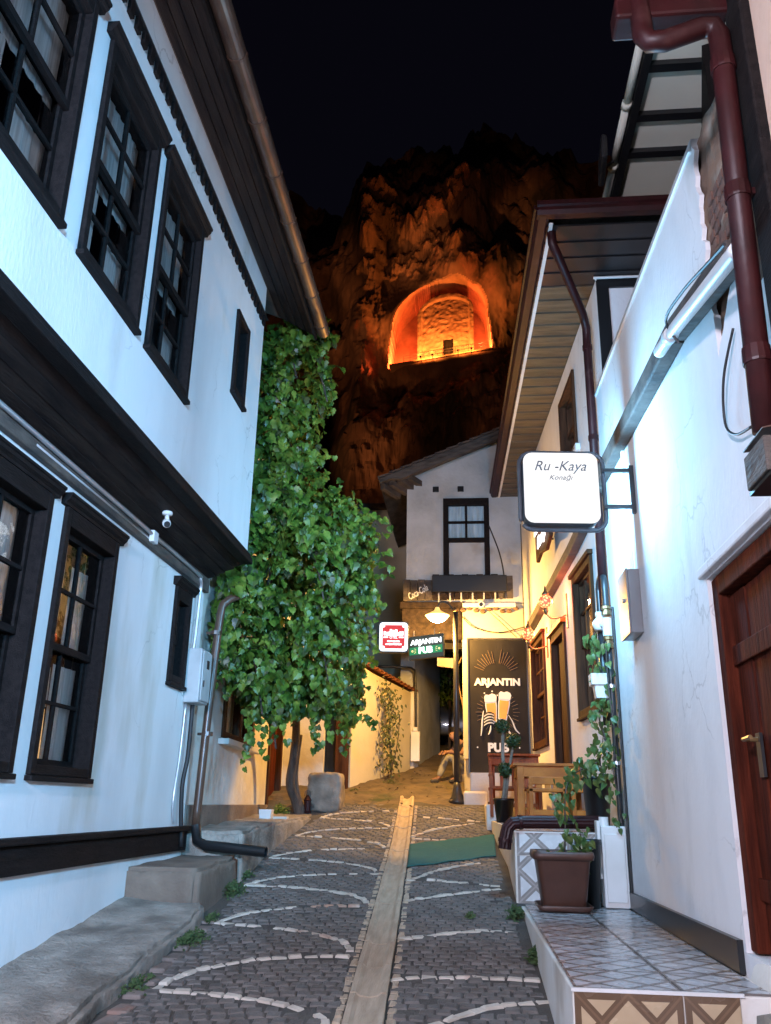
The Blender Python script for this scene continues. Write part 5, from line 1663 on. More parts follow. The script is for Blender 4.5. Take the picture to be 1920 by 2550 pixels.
# ================================================================== POTS, PLANTS
def leaf_shape(kind, s):
    if kind == 'creeper':
        o = [(0, -.02), (.22, -.15), (.41, .0), (.46, .22), (.33, .34), (.31, .55), (.15, .60), (0, .84)]
    elif kind == 'heart':
        o = [(0, -.02), (.20, -.10), (.36, .08), (.34, .32), (.17, .62), (0, .92)]
    else:
        o = [(0, 0), (.2, .2), (.2, .5), (0, .9)]
    pts = [(x * s, y * s) for x, y in o] + [(-x * s, y * s) for x, y in reversed(o[1:-1])]
    return pts
def add_leaf(mb, kind, p, nrm, upv, s, rnd, fold=.22):
    nrm = nrm.normalized()
    y = (upv - nrm * upv.dot(nrm))
    if y.length < 1e-3: y = Vector((0, 0, -1)) - nrm * Vector((0, 0, -1)).dot(nrm)
    y.normalize()
    x = y.cross(nrm)
    pts = leaf_shape(kind, s)
    vs = [p + x * a + y * b + nrm * (abs(a) * fold - (b / s) ** 2 * s * .15) for a, b in pts]
    n = len(pts)
    mid = p + y * s * .35 + nrm * (-.0 * s)
    k = len(vs)
    mb.add(vs + [mid], [(i, (i + 1) % n, k) for i in range(n)])
def leaf_obj(kind, p, nrm, upv, s, m, parent, rnd, fold=.22):
    mb = MB()
    add_leaf(mb, kind, p, nrm, upv, s, rnd, fold)
    return mb.build('leaf', m, parent, recalc=False)

pot = thing('terracotta_planter', (.715, 7.42, .86), 'square brown plastic planter on its saucer, standing on the tiled platform', 'planter')
def rsq(w, z, r=.22, n=4, c=(.715, 7.42)):
    pts = []
    for sx, sy, a0 in ((1, 1, 0), (-1, 1, 90), (-1, -1, 180), (1, -1, 270)):
        for k in range(n + 1):
            t = rad(a0 + 90 * k / n)
            pts.append((c[0] + w * (sx * (1 - r) + r * math.cos(t)), c[1] + w * (sy * (1 - r) + r * math.sin(t)), z))
    return pts
def loft(rings, cap0=True, cap1=True):
    mb = MB()
    n = len(rings[0])
    vs = [p for r_ in rings for p in r_]
    fs = []
    for i in range(len(rings) - 1):
        for j in range(n):
            a, b = i * n + j, i * n + (j + 1) % n
            fs.append((a, b, b + n, a + n))
    if cap0: fs.append(tuple(range(n - 1, -1, -1)))
    if cap1: fs.append(tuple(range((len(rings) - 1) * n, len(rings) * n)))
    return mb.add(vs, fs)
z0 = .842
loft([rsq(.16, z0 + .03), rsq(.165, z0 + .04), rsq(.205, z0 + .36), rsq(.21, z0 + .37), rsq(.232, z0 + .372), rsq(.238, z0 + .40), rsq(.232, z0 + .43), rsq(.20, z0 + .43), rsq(.195, z0 + .38)], cap1=False).build('pot_body', M_TC, pot, smooth=True)
loft([rsq(.19, z0 + .37), rsq(.197, z0 + .385)]).build('soil', M_SO, pot)
loft([rsq(.185, z0), rsq(.20, z0 + .01), rsq(.215, z0 + .04), rsq(.205, z0 + .045), rsq(.19, z0 + .02)]).build('saucer', M_TC, pot, smooth=True)
for s in range(5):
    MB().box((.53 + .08 * s, 7.42 - .196 + .0, z0 + .16), (.53 + .08 * s + .07, 7.42 - .19, z0 + .165)).build('groove', M_TC, pot) if False else None
bp = thing('black_planter', (1.10, 8.1, 1.4), 'tall black plastic pot against the white wall at the terrace edge', 'planter')
MB().lathe([(.085, 0), (.10, .05), (.125, .42), (.135, .425), (.138, .46), (.12, .46), (.115, .42)], (1.12, 8.12, 1.405), 20, cap=False).build('pot_body', M_BLK, bp, smooth=True)
MB().lathe([(.118, .40), (.0, .42)], (1.12, 8.12, 1.405), 16).build('soil', M_SO, bp)
bp2 = thing('dark_pot', (.93, 7.72, .84), 'dark pot squeezed between the brown planter and the white cabinet', 'planter')
MB().lathe([(.075, 0), (.10, .48), (.11, .48), (.11, .52), (.095, .52), (.09, .46)], (.96, 7.66, .835), 18).build('pot_body', M_BLK, bp2, smooth=True)
wc = thing('white_cabinet', (1.15, 7.75, .84), 'narrow white cabinet box standing against the wall at the end of the tiled platform', 'cabinet')
MB().box((1.075, 7.66, .838), (1.275, 7.86, 1.46)).build('body', M_WP, wc, bevel=.008)
MB().box((1.095, 7.645, .88), (1.255, 7.658, 1.40)).build('panel', M_WP, wc, bevel=.005)
MB().box((1.045, 7.70, 1.05), (1.073, 7.84, 1.50)).build('side_post', M_WP, wc, bevel=.006)
MB().tube([(1.11, 7.74, 1.46), (1.11, 7.74, 1.53)], .04, 12).build('cap', M_WP, wc)

# gas and water pipes on the wall
gp = thing('wall_pipework', (1.25, 8.0, 1.4), 'black gas pipe with looped top, white regulator and brass fittings running down the white wall', 'pipe')
MB().tube(smooth_path([(1.225, 7.95, 3.0), (1.225, 7.95, 3.45), (1.225, 7.94, 3.56), (1.235, 7.86, 3.64), (1.245, 7.76, 3.60), (1.245, 7.73, 3.5), (1.245, 7.73, 3.32)], 5), .030, 12).build('loop', M_BL, gp, smooth=True)
MB().tube([(1.225, 7.95, 3.2), (1.225, 7.95, 2.3)], .036, 12).build('riser', M_BL, gp, smooth=True)
MB().tube(smooth_path([(1.25, 7.73, 3.0), (1.25, 7.73, 2.2), (1.25, 7.72, 1.6), (1.25, 7.72, 1.45), (1.24, 7.715, 1.40), (1.19, 7.71, 1.385), (1.12, 7.71, 1.385)], 4), .026, 12).build('drop_pipe', M_BL, gp, smooth=True)
MB().lathe([(.045, 0), (.045, .03), (.03, .035), (.03, .05), (.045, .055), (.045, .08)], (1.245, 7.73, 3.25), 8).build('brass_union', M_BR, gp)
MB().lathe([(.045, 0), (.045, .04), (.03, .045), (.03, .07), (.042, .075), (.042, .10), (.028, .11)], (1.25, 7.73, 2.95), 8).build('brass_union', M_BR, gp)
MB().lathe([(.035, -.06), (.06, -.05), (.075, -.01), (.075, .02), (.05, .05), (.03, .07), (.045, .075), (.045, .11)], (1.215, 7.90, 3.20), 14).build('regulator', M_WP, gp, smooth=True)
MB().tube([(1.215, 7.90, 3.2), (1.245, 7.73, 3.17)], .035, 10).build('elbow', M_WP, gp, smooth=True)
MB().lathe([(.04, -.08), (.04, .08)], (1.245, 7.73, 3.14), 10).build('tee', M_WP, gp)
for z in (2.6, 1.95):
    MB().lathe([(.033, 0), (.033, .03)], (1.25, 7.725, z), 12).build('pipe_clip', M_GV, gp)
tag(MB().tube([(1.285, 7.62, 3.3), (1.285, 7.62, .95)], .011, 8).build('wall_cable', M_CAB), 'thin dark cable running straight down the white wall beside the black gas pipe', 'cable')

hp = thing('hanging_planter', (1.18, 7.85, 2.5), 'small white rectangular planter hung on the wall pipe with trailing leaves', 'planter')
loft([rsq(.065, 2.52, .2, 3, (1.185, 7.83)), rsq(.078, 2.62, .2, 3, (1.185, 7.83)), rsq(.082, 2.63, .2, 3, (1.185, 7.83)), rsq(.095, 2.635, .2, 3, (1.175, 7.83)), rsq(.098, 2.73, .2, 3, (1.175, 7.83)), rsq(.085, 2.73, .2, 3, (1.175, 7.83))]).build('pot_body', M_WP, hp, smooth=False)

def trail(name, pts, n, s, m, kind, label, cat, spread=.07, rstem=.008, seed=1, stem_m=None, outer=(-.6, -.8, .1), cap=300):
    r = random.Random(seed)
    base = thing(name, pts[0], label, cat)
    path = smooth_path(pts, 8)
    MB().tube(path, [rstem * (1 - .5 * i / len(path)) for i in range(len(path))], 6).build('stem', stem_m or M_BARK, base, smooth=True)
    for i in range(min(n, cap)):
        p = path[r.randrange(len(path))] + Vector((r.gauss(0, 1), r.gauss(0, 1), r.gauss(0, 1))) * spread
        nrm = Vector(outer) + Vector((r.gauss(0, .5), r.gauss(0, .5), r.gauss(0, .5)))
        leaf_obj(kind, p, nrm, Vector((r.gauss(0, .4), r.gauss(0, .4), -1)), s * r.uniform(.6, 1.25), m, base, r)
    return base
trail('climbing_plant', [(.74, 7.42, 1.2), (.76, 7.44, 1.45), (.78, 7.48, 1.72), (.86, 7.6, 1.86), (1.0, 7.75, 1.93), (1.12, 7.85, 2.0), (1.17, 7.86, 2.2)], 115, .075, M_LF2, 'heart',
      'leafy climbing plant rising from the brown planter towards the wall', 'plant', .055, seed=4)
trail('pothos_tuft', [(.86, 7.42, 1.2), (.88, 7.42, 1.3), (.87, 7.40, 1.42)], 42, .065, M_LF2, 'heart', 'short green tuft at the right side of the brown planter', 'plant', .05, seed=5)
trail('climbing_plant', [(1.18, 7.84, 2.7), (1.16, 7.82, 2.85), (1.12, 7.86, 3.0), (1.15, 7.88, 3.12)], 40, .085, M_LF2, 'heart', 'pale green leaves sprouting above the small white hanging planter', 'plant', .05, seed=6)
trail('trailing_vine', [(1.17, 7.80, 2.52), (1.14, 7.83, 2.35), (1.18, 7.82, 2.15), (1.13, 7.86, 2.0), (1.15, 7.84, 1.8), (1.1, 8.0, 1.75)], 85, .075, M_LF2, 'heart', 'trailing vine hanging below the small white planter down to the black pot', 'plant', .06, seed=7)
trail('trailing_vine', [(1.22, 7.70, 3.0), (1.21, 7.66, 2.6), (1.24, 7.67, 2.2), (1.21, 7.68, 1.9), (1.24, 7.66, 1.6), (1.2, 7.66, 1.45)], 46, .07, M_LF2, 'heart', 'sparse vine twining down the black gas pipe on the wall', 'plant', .045, seed=8)

tp = thing('topiary_tree', (.40, 11.0, 1.4), 'small topiary with three clipped leaf balls in a dark pot at the terrace edge', 'topiary')
MB().lathe([(.09, 0), (.12, .26), (.13, .26), (.13, .29), (.11, .29), (.1, .25)], (.40, 10.9, 1.40), 16).build('pot_body', M_BLK, tp, smooth=True)
MB().tube(smooth_path([(.38, 10.9, 1.62), (.42, 10.9, 1.9), (.40, 10.88, 2.2), (.41, 10.88, 2.5)], 4), .022, 8).build('stem', M_BARK2, tp, smooth=True)
MB().tube(smooth_path([(.42, 10.9, 1.62), (.46, 10.92, 1.95), (.53, 10.92, 2.3)], 4), .018, 8).build('stem', M_BARK2, tp, smooth=True)
rt_ = random.Random(11)
for c, rr in (((.405, 10.86, 2.53), .095), ((.53, 10.9, 2.36), .095), ((.42, 10.84, 2.02), .085)):
    mb = MB()
    for i in range(420):
        d = Vector((rt_.gauss(0, 1), rt_.gauss(0, 1), rt_.gauss(0, 1))).normalized()
        add_leaf(mb, 'small', Vector(c) + d * rr * rt_.uniform(.55, 1.05), d + Vector((rt_.gauss(0, .4), rt_.gauss(0, .4), rt_.gauss(0, .4))), Vector((rt_.gauss(0, 1), rt_.gauss(0, 1), rt_.gauss(0, 1))), .045, rt_)
    tag(mb.build('leaf_ball', M_LF3, tp, recalc=False), kind='stuff')

gsb = thing('wall_shrub', (-1.35, 15.2, 2.0), 'thin straggling climber growing up the cream garden wall', 'shrub')
mb = MB()
stem = smooth_path([(-1.36, 15.15, 1.9), (-1.34, 15.2, 2.3), (-1.40, 15.2, 2.8), (-1.36, 15.25, 3.2), (-1.45, 15.2, 3.55)], 8)
MB().tube(stem, .016, 6).build('stem', M_BARK, gsb, smooth=True)
MB().tube(smooth_path([(-1.35, 15.17, 2.1), (-1.25, 15.25, 2.6), (-1.22, 15.3, 3.1)], 6), .010, 6).build('stem', M_BARK, gsb, smooth=True)
r = random.Random(5)
for i in range(420):
    p = r.choice(stem[6:]) + Vector((r.gauss(0, .10), r.gauss(0, .08) - .03, r.gauss(0, .08)))
    add_leaf(mb, 'small', p, Vector((r.gauss(.2, .6), -1, r.gauss(.2, .5))), Vector((r.gauss(0, .6), 0, -1)), r.uniform(.05, .09), r)
tag(mb.build('leaves', M_LF4, gsb, recalc=False), kind='stuff')
hb = thing('alley_shrub', (-.45, 19.4, 2.6), 'pale green feathery shrub glimpsed behind the lamp post at the top of the alley', 'shrub')
mb = MB()
r = random.Random(6)
MB().tube([(-.45, 19.4, 2.5), (-.42, 19.4, 4.6)], .03, 6).build('stem', M_BARK, hb)
for i in range(900):
    z = r.uniform(0, 1)
    rr = .42 * (1 - z) + .05
    a = r.uniform(0, 6.28)
    p = Vector((-.43 + rr * math.cos(a) * r.uniform(.3, 1), 19.4 + rr * math.sin(a) * r.uniform(.3, 1), 3.7 + 1.5 * z))
    add_leaf(mb, 'small', p, Vector((r.gauss(0, 1), -1, r.gauss(0, 1))), Vector((math.cos(a), math.sin(a), .8)), r.uniform(.08, .14), r)
tag(mb.build('leaves', M_LF, hb, recalc=False), kind='stuff')

# ------------------------------------------------ the big creeper
cv = thing('creeper', (-2.4, 12.3, 1.5), 'huge green creeper hanging in a leafy curtain from the left eave', 'climbing plant')
lobes = [(-2.16, 9.20, 6.92, .36, .34), (-2.14, 9.20, 6.25, .42, .57), (-2.06, 9.20, 5.58, .40, .58), (-2.05, 9.30, 4.97, .45, .59), (-1.56, 9.20, 4.62, .34, .40),
         (-1.34, 9.30, 4.40, .30, .42), (-1.70, 9.10, 4.18, .42, .48), (-1.54, 10.0, 3.88, .38, .52), (-1.66, 9.40, 3.34, .38, .46), (-2.37, 9.00, 3.42, .36, .43),
         (-2.27, 9.00, 2.95, .38, .34), (-2.49, 9.00, 3.66, .27, .26), (-1.60, 10.8, 3.28, .28, .48), (-1.76, 10.0, 2.86, .34, .26), (-2.15, 9.20, 2.62, .22, .18),
         (-1.54, 11.4, 2.90, .16, .26), (-1.74, 9.0, 6.5, .12, .42), (-1.86, 9.0, 7.0, .2, .14), (-1.18, 9.6, 4.2, .12, .4), (-2.30, 8.9, 4.15, .28, .42), (-2.48, 8.75, 3.75, .25, .3),
         (-2.30, 9.0, 4.9, .28, .5), (-2.40, 9.3, 5.7, .25, .5), (-2.55, 8.8, 3.2, .22, .4), (-2.25, 10.1, 3.7, .42, .8), (-2.3, 10.0, 2.95, .42, .45), (-2.3, 10.0, 4.9, .4, .6)]
r = random.Random(21)
cands = []
for (x, y, z, rx, rz) in lobes:
    ry = min(.45, rx)
    cnt = int((2600 if y > 9.9 and x < -2.1 else 1250) * (rx + .08) * (rz + .08) * 2.2)
    for i in range(cnt):
        d = Vector((r.gauss(0, 1), r.gauss(0, 1), r.gauss(0, 1))).normalized()
        q = r.uniform(.62, 1.12) if r.random() > .06 else r.uniform(1.1, 1.35)
        p = Vector((x + d.x * rx * q, y + d.y * ry * q, z + d.z * rz * q))
        if p.y < 9.25 and 2.9 < p.z < 4.35 and abs(p.x + 1.99 - .05 * math.sin(p.z * 5)) < .085: continue
        p += noise.noise_vector(p * 2.6) * .13 + noise.noise_vector(p * 1.1) * .10
        if p.x < -2.70 - .055 * (p.y - 8.3) + .06: continue
        if p.y < 8.36 and p.x < -1.85: continue
        if p.z > 6.72 and p.y < 8.72 and p.x < -1.3: continue
        nrm = Vector((d.x * .7 + .25, d.y * .7 - .55, d.z * .5 + .35)) + Vector((r.gauss(0, .5), r.gauss(0, .5), r.gauss(0, .5)))
        upv = Vector((r.gauss(0, .45), r.gauss(0, .3), -1))
        if noise.noise(p * 1.9) > .27 and d.y < .1: continue
        s = r.choice((.045, .06, .08, .095, .115, .155)) * r.uniform(.8, 1.1)
        cands.append((p, nrm, upv, s, d.y * q))
for k in range(46):      # hanging strands that fray the lower and right edges
    l = lobes[r.choice((4, 5, 6, 7, 8, 10, 12, 13, 14, 15, 18, 13, 8, 2, 16))]
    x, y, z = l[0] + r.uniform(-.8, 1.0) * l[3], l[1] - .22 + r.uniform(-.15, .2), l[2] - l[4] * r.uniform(.3, .9)
    for q in range(r.randrange(4, 9)):
        z -= r.uniform(.05, .09)
        x += r.uniform(-.03, .035)
        if x < -2.70 - .055 * (y - 8.3) + .06: break
        cands.append((Vector((x, y, z)), Vector((r.gauss(.2, .5), -.8, r.gauss(.2, .4))), Vector((r.gauss(0, .5), 0, -1)), r.uniform(.06, .11), 0))
cands.sort(key=lambda c: -(c[3] * 1.0 - .25 * c[4] * .2))
front = [c for c in cands if c[4] < -.3][:180]
fs_ = set(id(c) for c in front)
mb = MB()
mb_old = MB()
for c in cands:
    if id(c) not in fs_ and r.random() < .07:
        add_leaf(mb_old, 'creeper', c[0], c[1], c[2], c[3], r, .5)
    elif id(c) in fs_:
        leaf_obj('creeper', c[0], c[1], c[2], c[3], M_LF, cv, r, .35)
    else:
        add_leaf(mb, 'creeper', c[0], c[1], c[2], c[3], r, .35)
tag(mb.build('leaves', M_LF, cv, recalc=False), kind='stuff')
tag(mb_old.build('yellowed_leaves', M_LF4, cv, recalc=False), kind='stuff')
MB().tube(smooth_path([(-2.36, 12.40, 1.42), (-2.42, 12.38, 1.62), (-2.50, 12.3, 1.85), (-2.46, 12.25, 2.2), (-2.40, 12.0, 2.6), (-2.3, 11.2, 3.1), (-2.25, 10.2, 3.5), (-2.3, 9.4, 4.2), (-2.2, 9.2, 6.2)], 6), [.085 - .0012 * i for i in range(49)], 9).build('trunk', M_BARK, cv, smooth=True)
MB().tube(smooth_path([(-2.30, 12.42, 1.42), (-2.40, 12.36, 1.7), (-2.44, 12.32, 2.0), (-2.38, 12.2, 2.5)], 6), .04, 8).build('trunk', M_BARK, cv, smooth=True)
for k in range(9):
    l = lobes[k * 2 % len(lobes)]
    MB().tube(smooth_path([(l[0] - .2, l[1] + .2, l[2] + .4), (l[0], l[1], l[2]), (l[0] + .15, l[1] - .2, l[2] - .5)], 5), .010, 5).build('stem', M_BARK, cv, smooth=True)
for k in range(40):      # loose shoots standing off the curtain
    l = lobes[(k * 5) % len(lobes)]
    a = Vector((l[0] + l[3] * .9, l[1] - .2, l[2] + r.uniform(-.3, .3)))
    pts = smooth_path([a, a + Vector((.08, -.04, .03)), a + Vector((.17 + .05 * r.random(), -.07, r.uniform(-.12, .1)))], 5)
    MB().tube(pts, .004, 4).build('stem', M_LF, cv)
    for q in pts[4::3]:
        leaf_obj('creeper', q, Vector((r.gauss(.2, .4), -.8, r.gauss(.3, .4))), Vector((r.gauss(0, .6), 0, -1)), r.uniform(.07, .12), M_LF, cv, r)

# ================================================================== SMALL THINGS ON THE LEFT
blob('stone_block', (-2.06, 12.72, 1.74), (.25, .23, .27), M_SL, 'big squared weathered stone block at the foot of the creeper beside the gateway', 'stone', 5, .10, 4, .8)
wpt = thing('white_cube_pot', (-2.52, 11.0, 1.40), 'small white square pot standing on the long concrete ledge', 'pot')
loft([rsq(.07, 1.395, .1, 2, (-2.52, 11.0)), rsq(.08, 1.51, .1, 2, (-2.52, 11.0)), rsq(.068, 1.51, .1, 2, (-2.52, 11.0)), rsq(.062, 1.44, .1, 2, (-2.52, 11.0))]).build('pot_body', M_WP, wpt)
MB().box((-2.42, 10.94, 1.40), (-2.25, 11.06, 1.43)).build('dish', M_PS, wpt)
ln = thing('red_lantern', (-2.28, 12.42, 1.46), 'small dark red lantern standing between the creeper trunk and the stone block', 'lantern')
MB().lathe([(.055, 0), (.06, .02), (.045, .03), (.05, .16), (.06, .17), (.03, .22), (.012, .24)], (-2.27, 12.42, 1.46), 8).build('body', M_DR, ln)
MB().tube(smooth_path([(-2.31, 12.42, 1.68), (-2.30, 12.42, 1.75), (-2.24, 12.42, 1.75), (-2.23, 12.42, 1.68)], 4), .005, 5).build('handle', M_BL, ln)
def tuft(name, c, n, h, label, m=M_GRN, seed=1, w=.10):
    r = random.Random(seed)
    mb = MB()
    for i in range(n * 2):
        k = r.choice((-1, 0, 1)) * w * .9
        x, y = c[0] + r.gauss(0, w * .45), c[1] + k + r.gauss(0, w * .6)
        z = gz(y) if len(c) == 2 else c[2]
        hh = h * max(.05, 1 - math.hypot(x - c[0], y - c[1] - k) / (w * 1.6))
        p = Vector((x, y, z + hh * r.uniform(0, .8)))
        add_leaf(mb, 'small', p, Vector((r.gauss(0, .6), -.5 + r.gauss(0, .5), .8)), Vector((r.gauss(0, 1), r.gauss(0, 1), r.uniform(-.2, .9))), r.uniform(.018, .045), r)
    o = mb.build(name, m, recalc=False)
    return tag(o, label, 'weeds', 'weed tufts along the kerbs', kind='stuff')
tuft('weeds', (-1.93, 6.35), 160, .09, 'weed tuft at the kerb below the square step block', seed=1, w=.10)
tuft('weeds', (-1.97, 6.95), 60, .06, 'weed tuft by the corner of the square step block', seed=2, w=.05)
tuft('weeds', (-2.06, 7.9), 170, .13, 'weeds along the foot of the step block', seed=3, w=.10)
tuft('weeds', (-2.13, 8.6), 70, .08, 'weeds below the long ledge corner', seed=4, w=.07)
tuft('weeds', (-2.62, 12.3, 1.44), 240, .2, 'dark green plants at the foot of the creeper trunk', M_LF, seed=5, w=.13)
tuft('weeds', (-1.95, 5.4), 80, .05, 'sparse weeds along the low ledge', seed=6, w=.09)
tuft('weeds', (.34, 7.35), 150, .11, 'weeds at the foot of the tiled platform', seed=7, w=.07)
tuft('weeds', (.40, 6.2), 90, .10, 'weeds against the platform side', seed=8, w=.05)
tuft('weeds', (-.02, 7.3), 30, .04, 'tiny weed in the middle of the right paving', seed=9, w=.03)
tuft('weeds', (-1.35, 15.1, 1.93), 120, .12, 'weeds at the foot of the cream garden wall', M_LF4, seed=10, w=.15)
tuft('weeds', (-1.85, 14.2, 1.78), 80, .08, 'weeds beside the gate post', M_LF4, seed=12, w=.1)
# scattered dead leaves on the upper lane
mb = MB()
for i in range(150):
    x, y = r.uniform(-1.8, .0), r.uniform(12.6, 16.5)
    add_leaf(mb, 'small', Vector((x, y, gz(y) + .05)), Vector((r.gauss(0, .3), r.gauss(0, .3), 1)), Vector((r.gauss(0, 1), r.gauss(0, 1), 0)), r.uniform(.04, .09), r)
tag(mb.build('fallen_leaves', M_DT, recalc=False), 'fallen leaves scattered on the dirt lane', 'leaves', kind='stuff')

# ================================================================== TEAL MAT
mb = MB()
def matfn(s, t):
    ax, ay = -.645 + (.27 + .645) * s, 9.29 + (10.03 - 9.29) * s
    bx, by = -.709 + (.285 + .709) * s, 10.569 + (11.228 - 10.569) * s
    x, y = ax + (bx - ax) * t, ay + (by - ay) * t
    return (x, y, gz(y) + .010 + .004 * math.sin(s * 17 + t * 5) + .006 * noise.noise(Vector((x * 4, y * 4, 0))))
mb.grid(matfn, 34, 40)
tm = mb.build('teal_mat', M_MT, smooth=True, recalc=False)
so = tm.modifiers.new('thick', 'SOLIDIFY')
so.thickness = .006
tag(tm, 'worn teal carpet mat lying across the right half of the cobbled lane', 'mat')

# ================================================================== SITTING PERSON
pr_ = thing('person', (-.02, 15.35, 1.95), 'person in a dark t-shirt and pale trousers sitting hunched forward behind the lamp post', 'person')
fwd = Vector((-.80, -.60, 0)).normalized()
lft = Vector((.60, -.80, 0)).normalized()
def PJ(f_, s_, z_): return fwd * f_ * .9 + lft * s_ * .9 + Vector((.03, 0, z_ * .9))
def skin_fig(name, joints, edges, m, parent, sub=2):
    me = bpy.data.meshes.new(name)
    names = list(joints)
    me.from_pydata([PJ(*joints[n][0]) for n in names], [(names.index(a), names.index(b)) for a, b in edges], [])
    o = bpy.data.objects.new(name, me)
    COL.objects.link(o)
    o.parent = parent
    W[o] = W[parent]
    me.materials.append(m)
    sk = o.modifiers.new('skin', 'SKIN')
    sk.use_smooth_shade = True
    for i, n in enumerate(names):
        rr = joints[n][1]
        me.skin_vertices[0].data[i].radius = (rr * .9, rr * .9) if not isinstance(rr, tuple) else (rr[0] * .9, rr[1] * .9)
        me.skin_vertices[0].data[i].use_root = (i == 0)
    ss = o.modifiers.new('sub', 'SUBSURF')
    ss.levels = ss.render_levels = sub
    return o
M_SK = mat('skin', (.20, .10, .065), rough=.6)
J = {'pelvis': ((0, 0, .34), .12), 'belly': ((.06, 0, .47), .12), 'chest': ((.18, 0, .65), .13), 'neck': ((.30, 0, .77), .055), 'chin': ((.36, 0, .80), .065), 'head': ((.40, 0, .87), .095), 'crown': ((.40, 0, .95), .07),
     'nose': ((.49, 0, .85), .018)}
E_ = [('pelvis', 'belly'), ('belly', 'chest'), ('chest', 'neck'), ('neck', 'chin'), ('chin', 'head'), ('head', 'crown'), ('head', 'nose')]
for s, n in ((1, 'l'), (-1, 'r')):
    ext = .16 if s < 0 else 0
    J.update({n + 'sh': ((.20, .17 * s, .70), .06), n + 'el': ((.36, .20 * s, .53), .042), n + 'wr': ((.56, .09 * s, .56), .03), n + 'palm': ((.62, .06 * s, .55), .032),
              n + 'hip': ((.03, .1 * s, .33), .09), n + 'kn': ((.45, .15 * s, .50), .062), n + 'an': ((.46 + ext, .17 * s, .09), .04), n + 'toe': ((.62 + ext, .19 * s, .04), .035)})
    E_ += [('chest', n + 'sh'), (n + 'sh', n + 'el'), (n + 'el', n + 'wr'), (n + 'wr', n + 'palm'), ('pelvis', n + 'hip'), (n + 'hip', n + 'kn'), (n + 'kn', n + 'an'), (n + 'an', n + 'toe')]
    for k in range(4):
        J[n + 'f%d' % k] = ((.665, .06 * s + .018 * (k - 1.5), .535 - .004 * k), .010)
        J[n + 'g%d' % k] = ((.69 - .004 * abs(k - 1), .055 * s + .018 * (k - 1.5), .50), .008)
        E_ += [(n + 'palm', n + 'f%d' % k), (n + 'f%d' % k, n + 'g%d' % k)]
    J[n + 't'] = ((.63, .02 * s, .58), .011)
    E_.append((n + 'palm', n + 't'))
body = skin_fig('body', J, E_, M_SK, pr_)
JT = {'pelvis': ((.0, 0, .38), .135), 'belly': ((.06, 0, .47), .14), 'chest': ((.18, 0, .65), .15), 'collar': ((.26, 0, .735), .08)}
ET = [('pelvis', 'belly'), ('belly', 'chest'), ('chest', 'collar')]
for s, n in ((1, 'l'), (-1, 'r')):
    JT.update({n + 'sh': ((.20, .17 * s, .70), .075), n + 'sl': ((.28, .19 * s, .61), .066)})
    ET += [('chest', n + 'sh'), (n + 'sh', n + 'sl')]
skin_fig('t_shirt', JT, ET, mat('dark_cotton', (.014, .014, .018), rough=.95), pr_)
JP = {'pelvis': ((0, 0, .33), .135)}
EP = []
for s, n in ((1, 'l'), (-1, 'r')):
    ext = .16 if s < 0 else 0
    JP.update({n + 'hip': ((.05, .1 * s, .34), .10), n + 'kn': ((.455, .15 * s, .50), .078), n + 'cf': ((.46 + ext * .5, .16 * s, .28), .07), n + 'an': ((.465 + ext, .17 * s, .11), .058)})
    EP += [('pelvis', n + 'hip'), (n + 'hip', n + 'kn'), (n + 'kn', n + 'cf'), (n + 'cf', n + 'an')]
skin_fig('trousers', JP, EP, mat('pale_trouser_cloth', (.30, .29, .25), (.22, .21, .18), 8, .95), pr_)
skin_fig('hair', {'a': ((.37, 0, .93), .085), 'b': ((.36, 0, .985), .06), 'c': ((.32, 0, .88), .06)}, [('a', 'b'), ('a', 'c')], mat('dark_hair', (.012, .01, .009), rough=.7), pr_)
for s in (1, -1):
    ext = .16 if s < 0 else 0
    skin_fig('shoe', {'h': ((.45 + ext, .17 * s, .045), .05), 'm': ((.54 + ext, .18 * s, .04), .05), 't': ((.64 + ext, .19 * s, .03), .035)}, [('h', 'm'), ('m', 't')], mat('shoe_leather', (.05, .045, .04), rough=.6), pr_)
    MB().lathe([(.0, -.008), (.008, 0), (0, .008)], W[pr_] + PJ(.485, .033 * s, .885), 8).build('eye', M_INK, pr_)
# low stone step the person sits on
blob('sitting_stone', (.03, 15.45, 2.0), (.3, .25, .22), M_SL, 'low dark stone step under the sitting person', 'stone', 9, .08, 3, .7)

# ================================================================== CLIFF WITH THE LIT ROCK TOMB
CY0 = 110.0
SKY = [(-95, 92), (-66, 104), (-50, 109), (-33, 111), (-29, 110.5), (-23, 108), (-16.5, 101), (-13.4, 104.5), (-10, 108), (-5.2, 108.5), (-.4, 107), (1.4, 109.5), (5.5, 111.5), (9.1, 109.5), (13.5, 108.5), (16.6, 106), (20.3, 102), (23, 99), (27, 94), (42, 84), (72, 72)]
def skyline(x):
    for (a, b), (c, d) in zip(SKY, SKY[1:]):
        if x <= c:
            t = max(0, (x - a) / (c - a))
            return b + (d - b) * t
    return SKY[-1][1]
ACX, AZ0 = -3.6, 63.9
def arch(x, z, hw, top, tilt=.155, c=ACX):
    """signed: negative inside the tilted arched outline"""
    zz = z - AZ0 - tilt * (x - c)
    if zz < 0: return max(-zz, .01) if abs(x - c) > hw else -zz
    spring = top - hw * .95
    if zz <= spring: return abs(x - c) - hw * (1.0 + .10 * (1 - zz / spring))
    q = (zz - spring) / (hw * .95)
    return math.hypot(x - c, q * hw) - hw
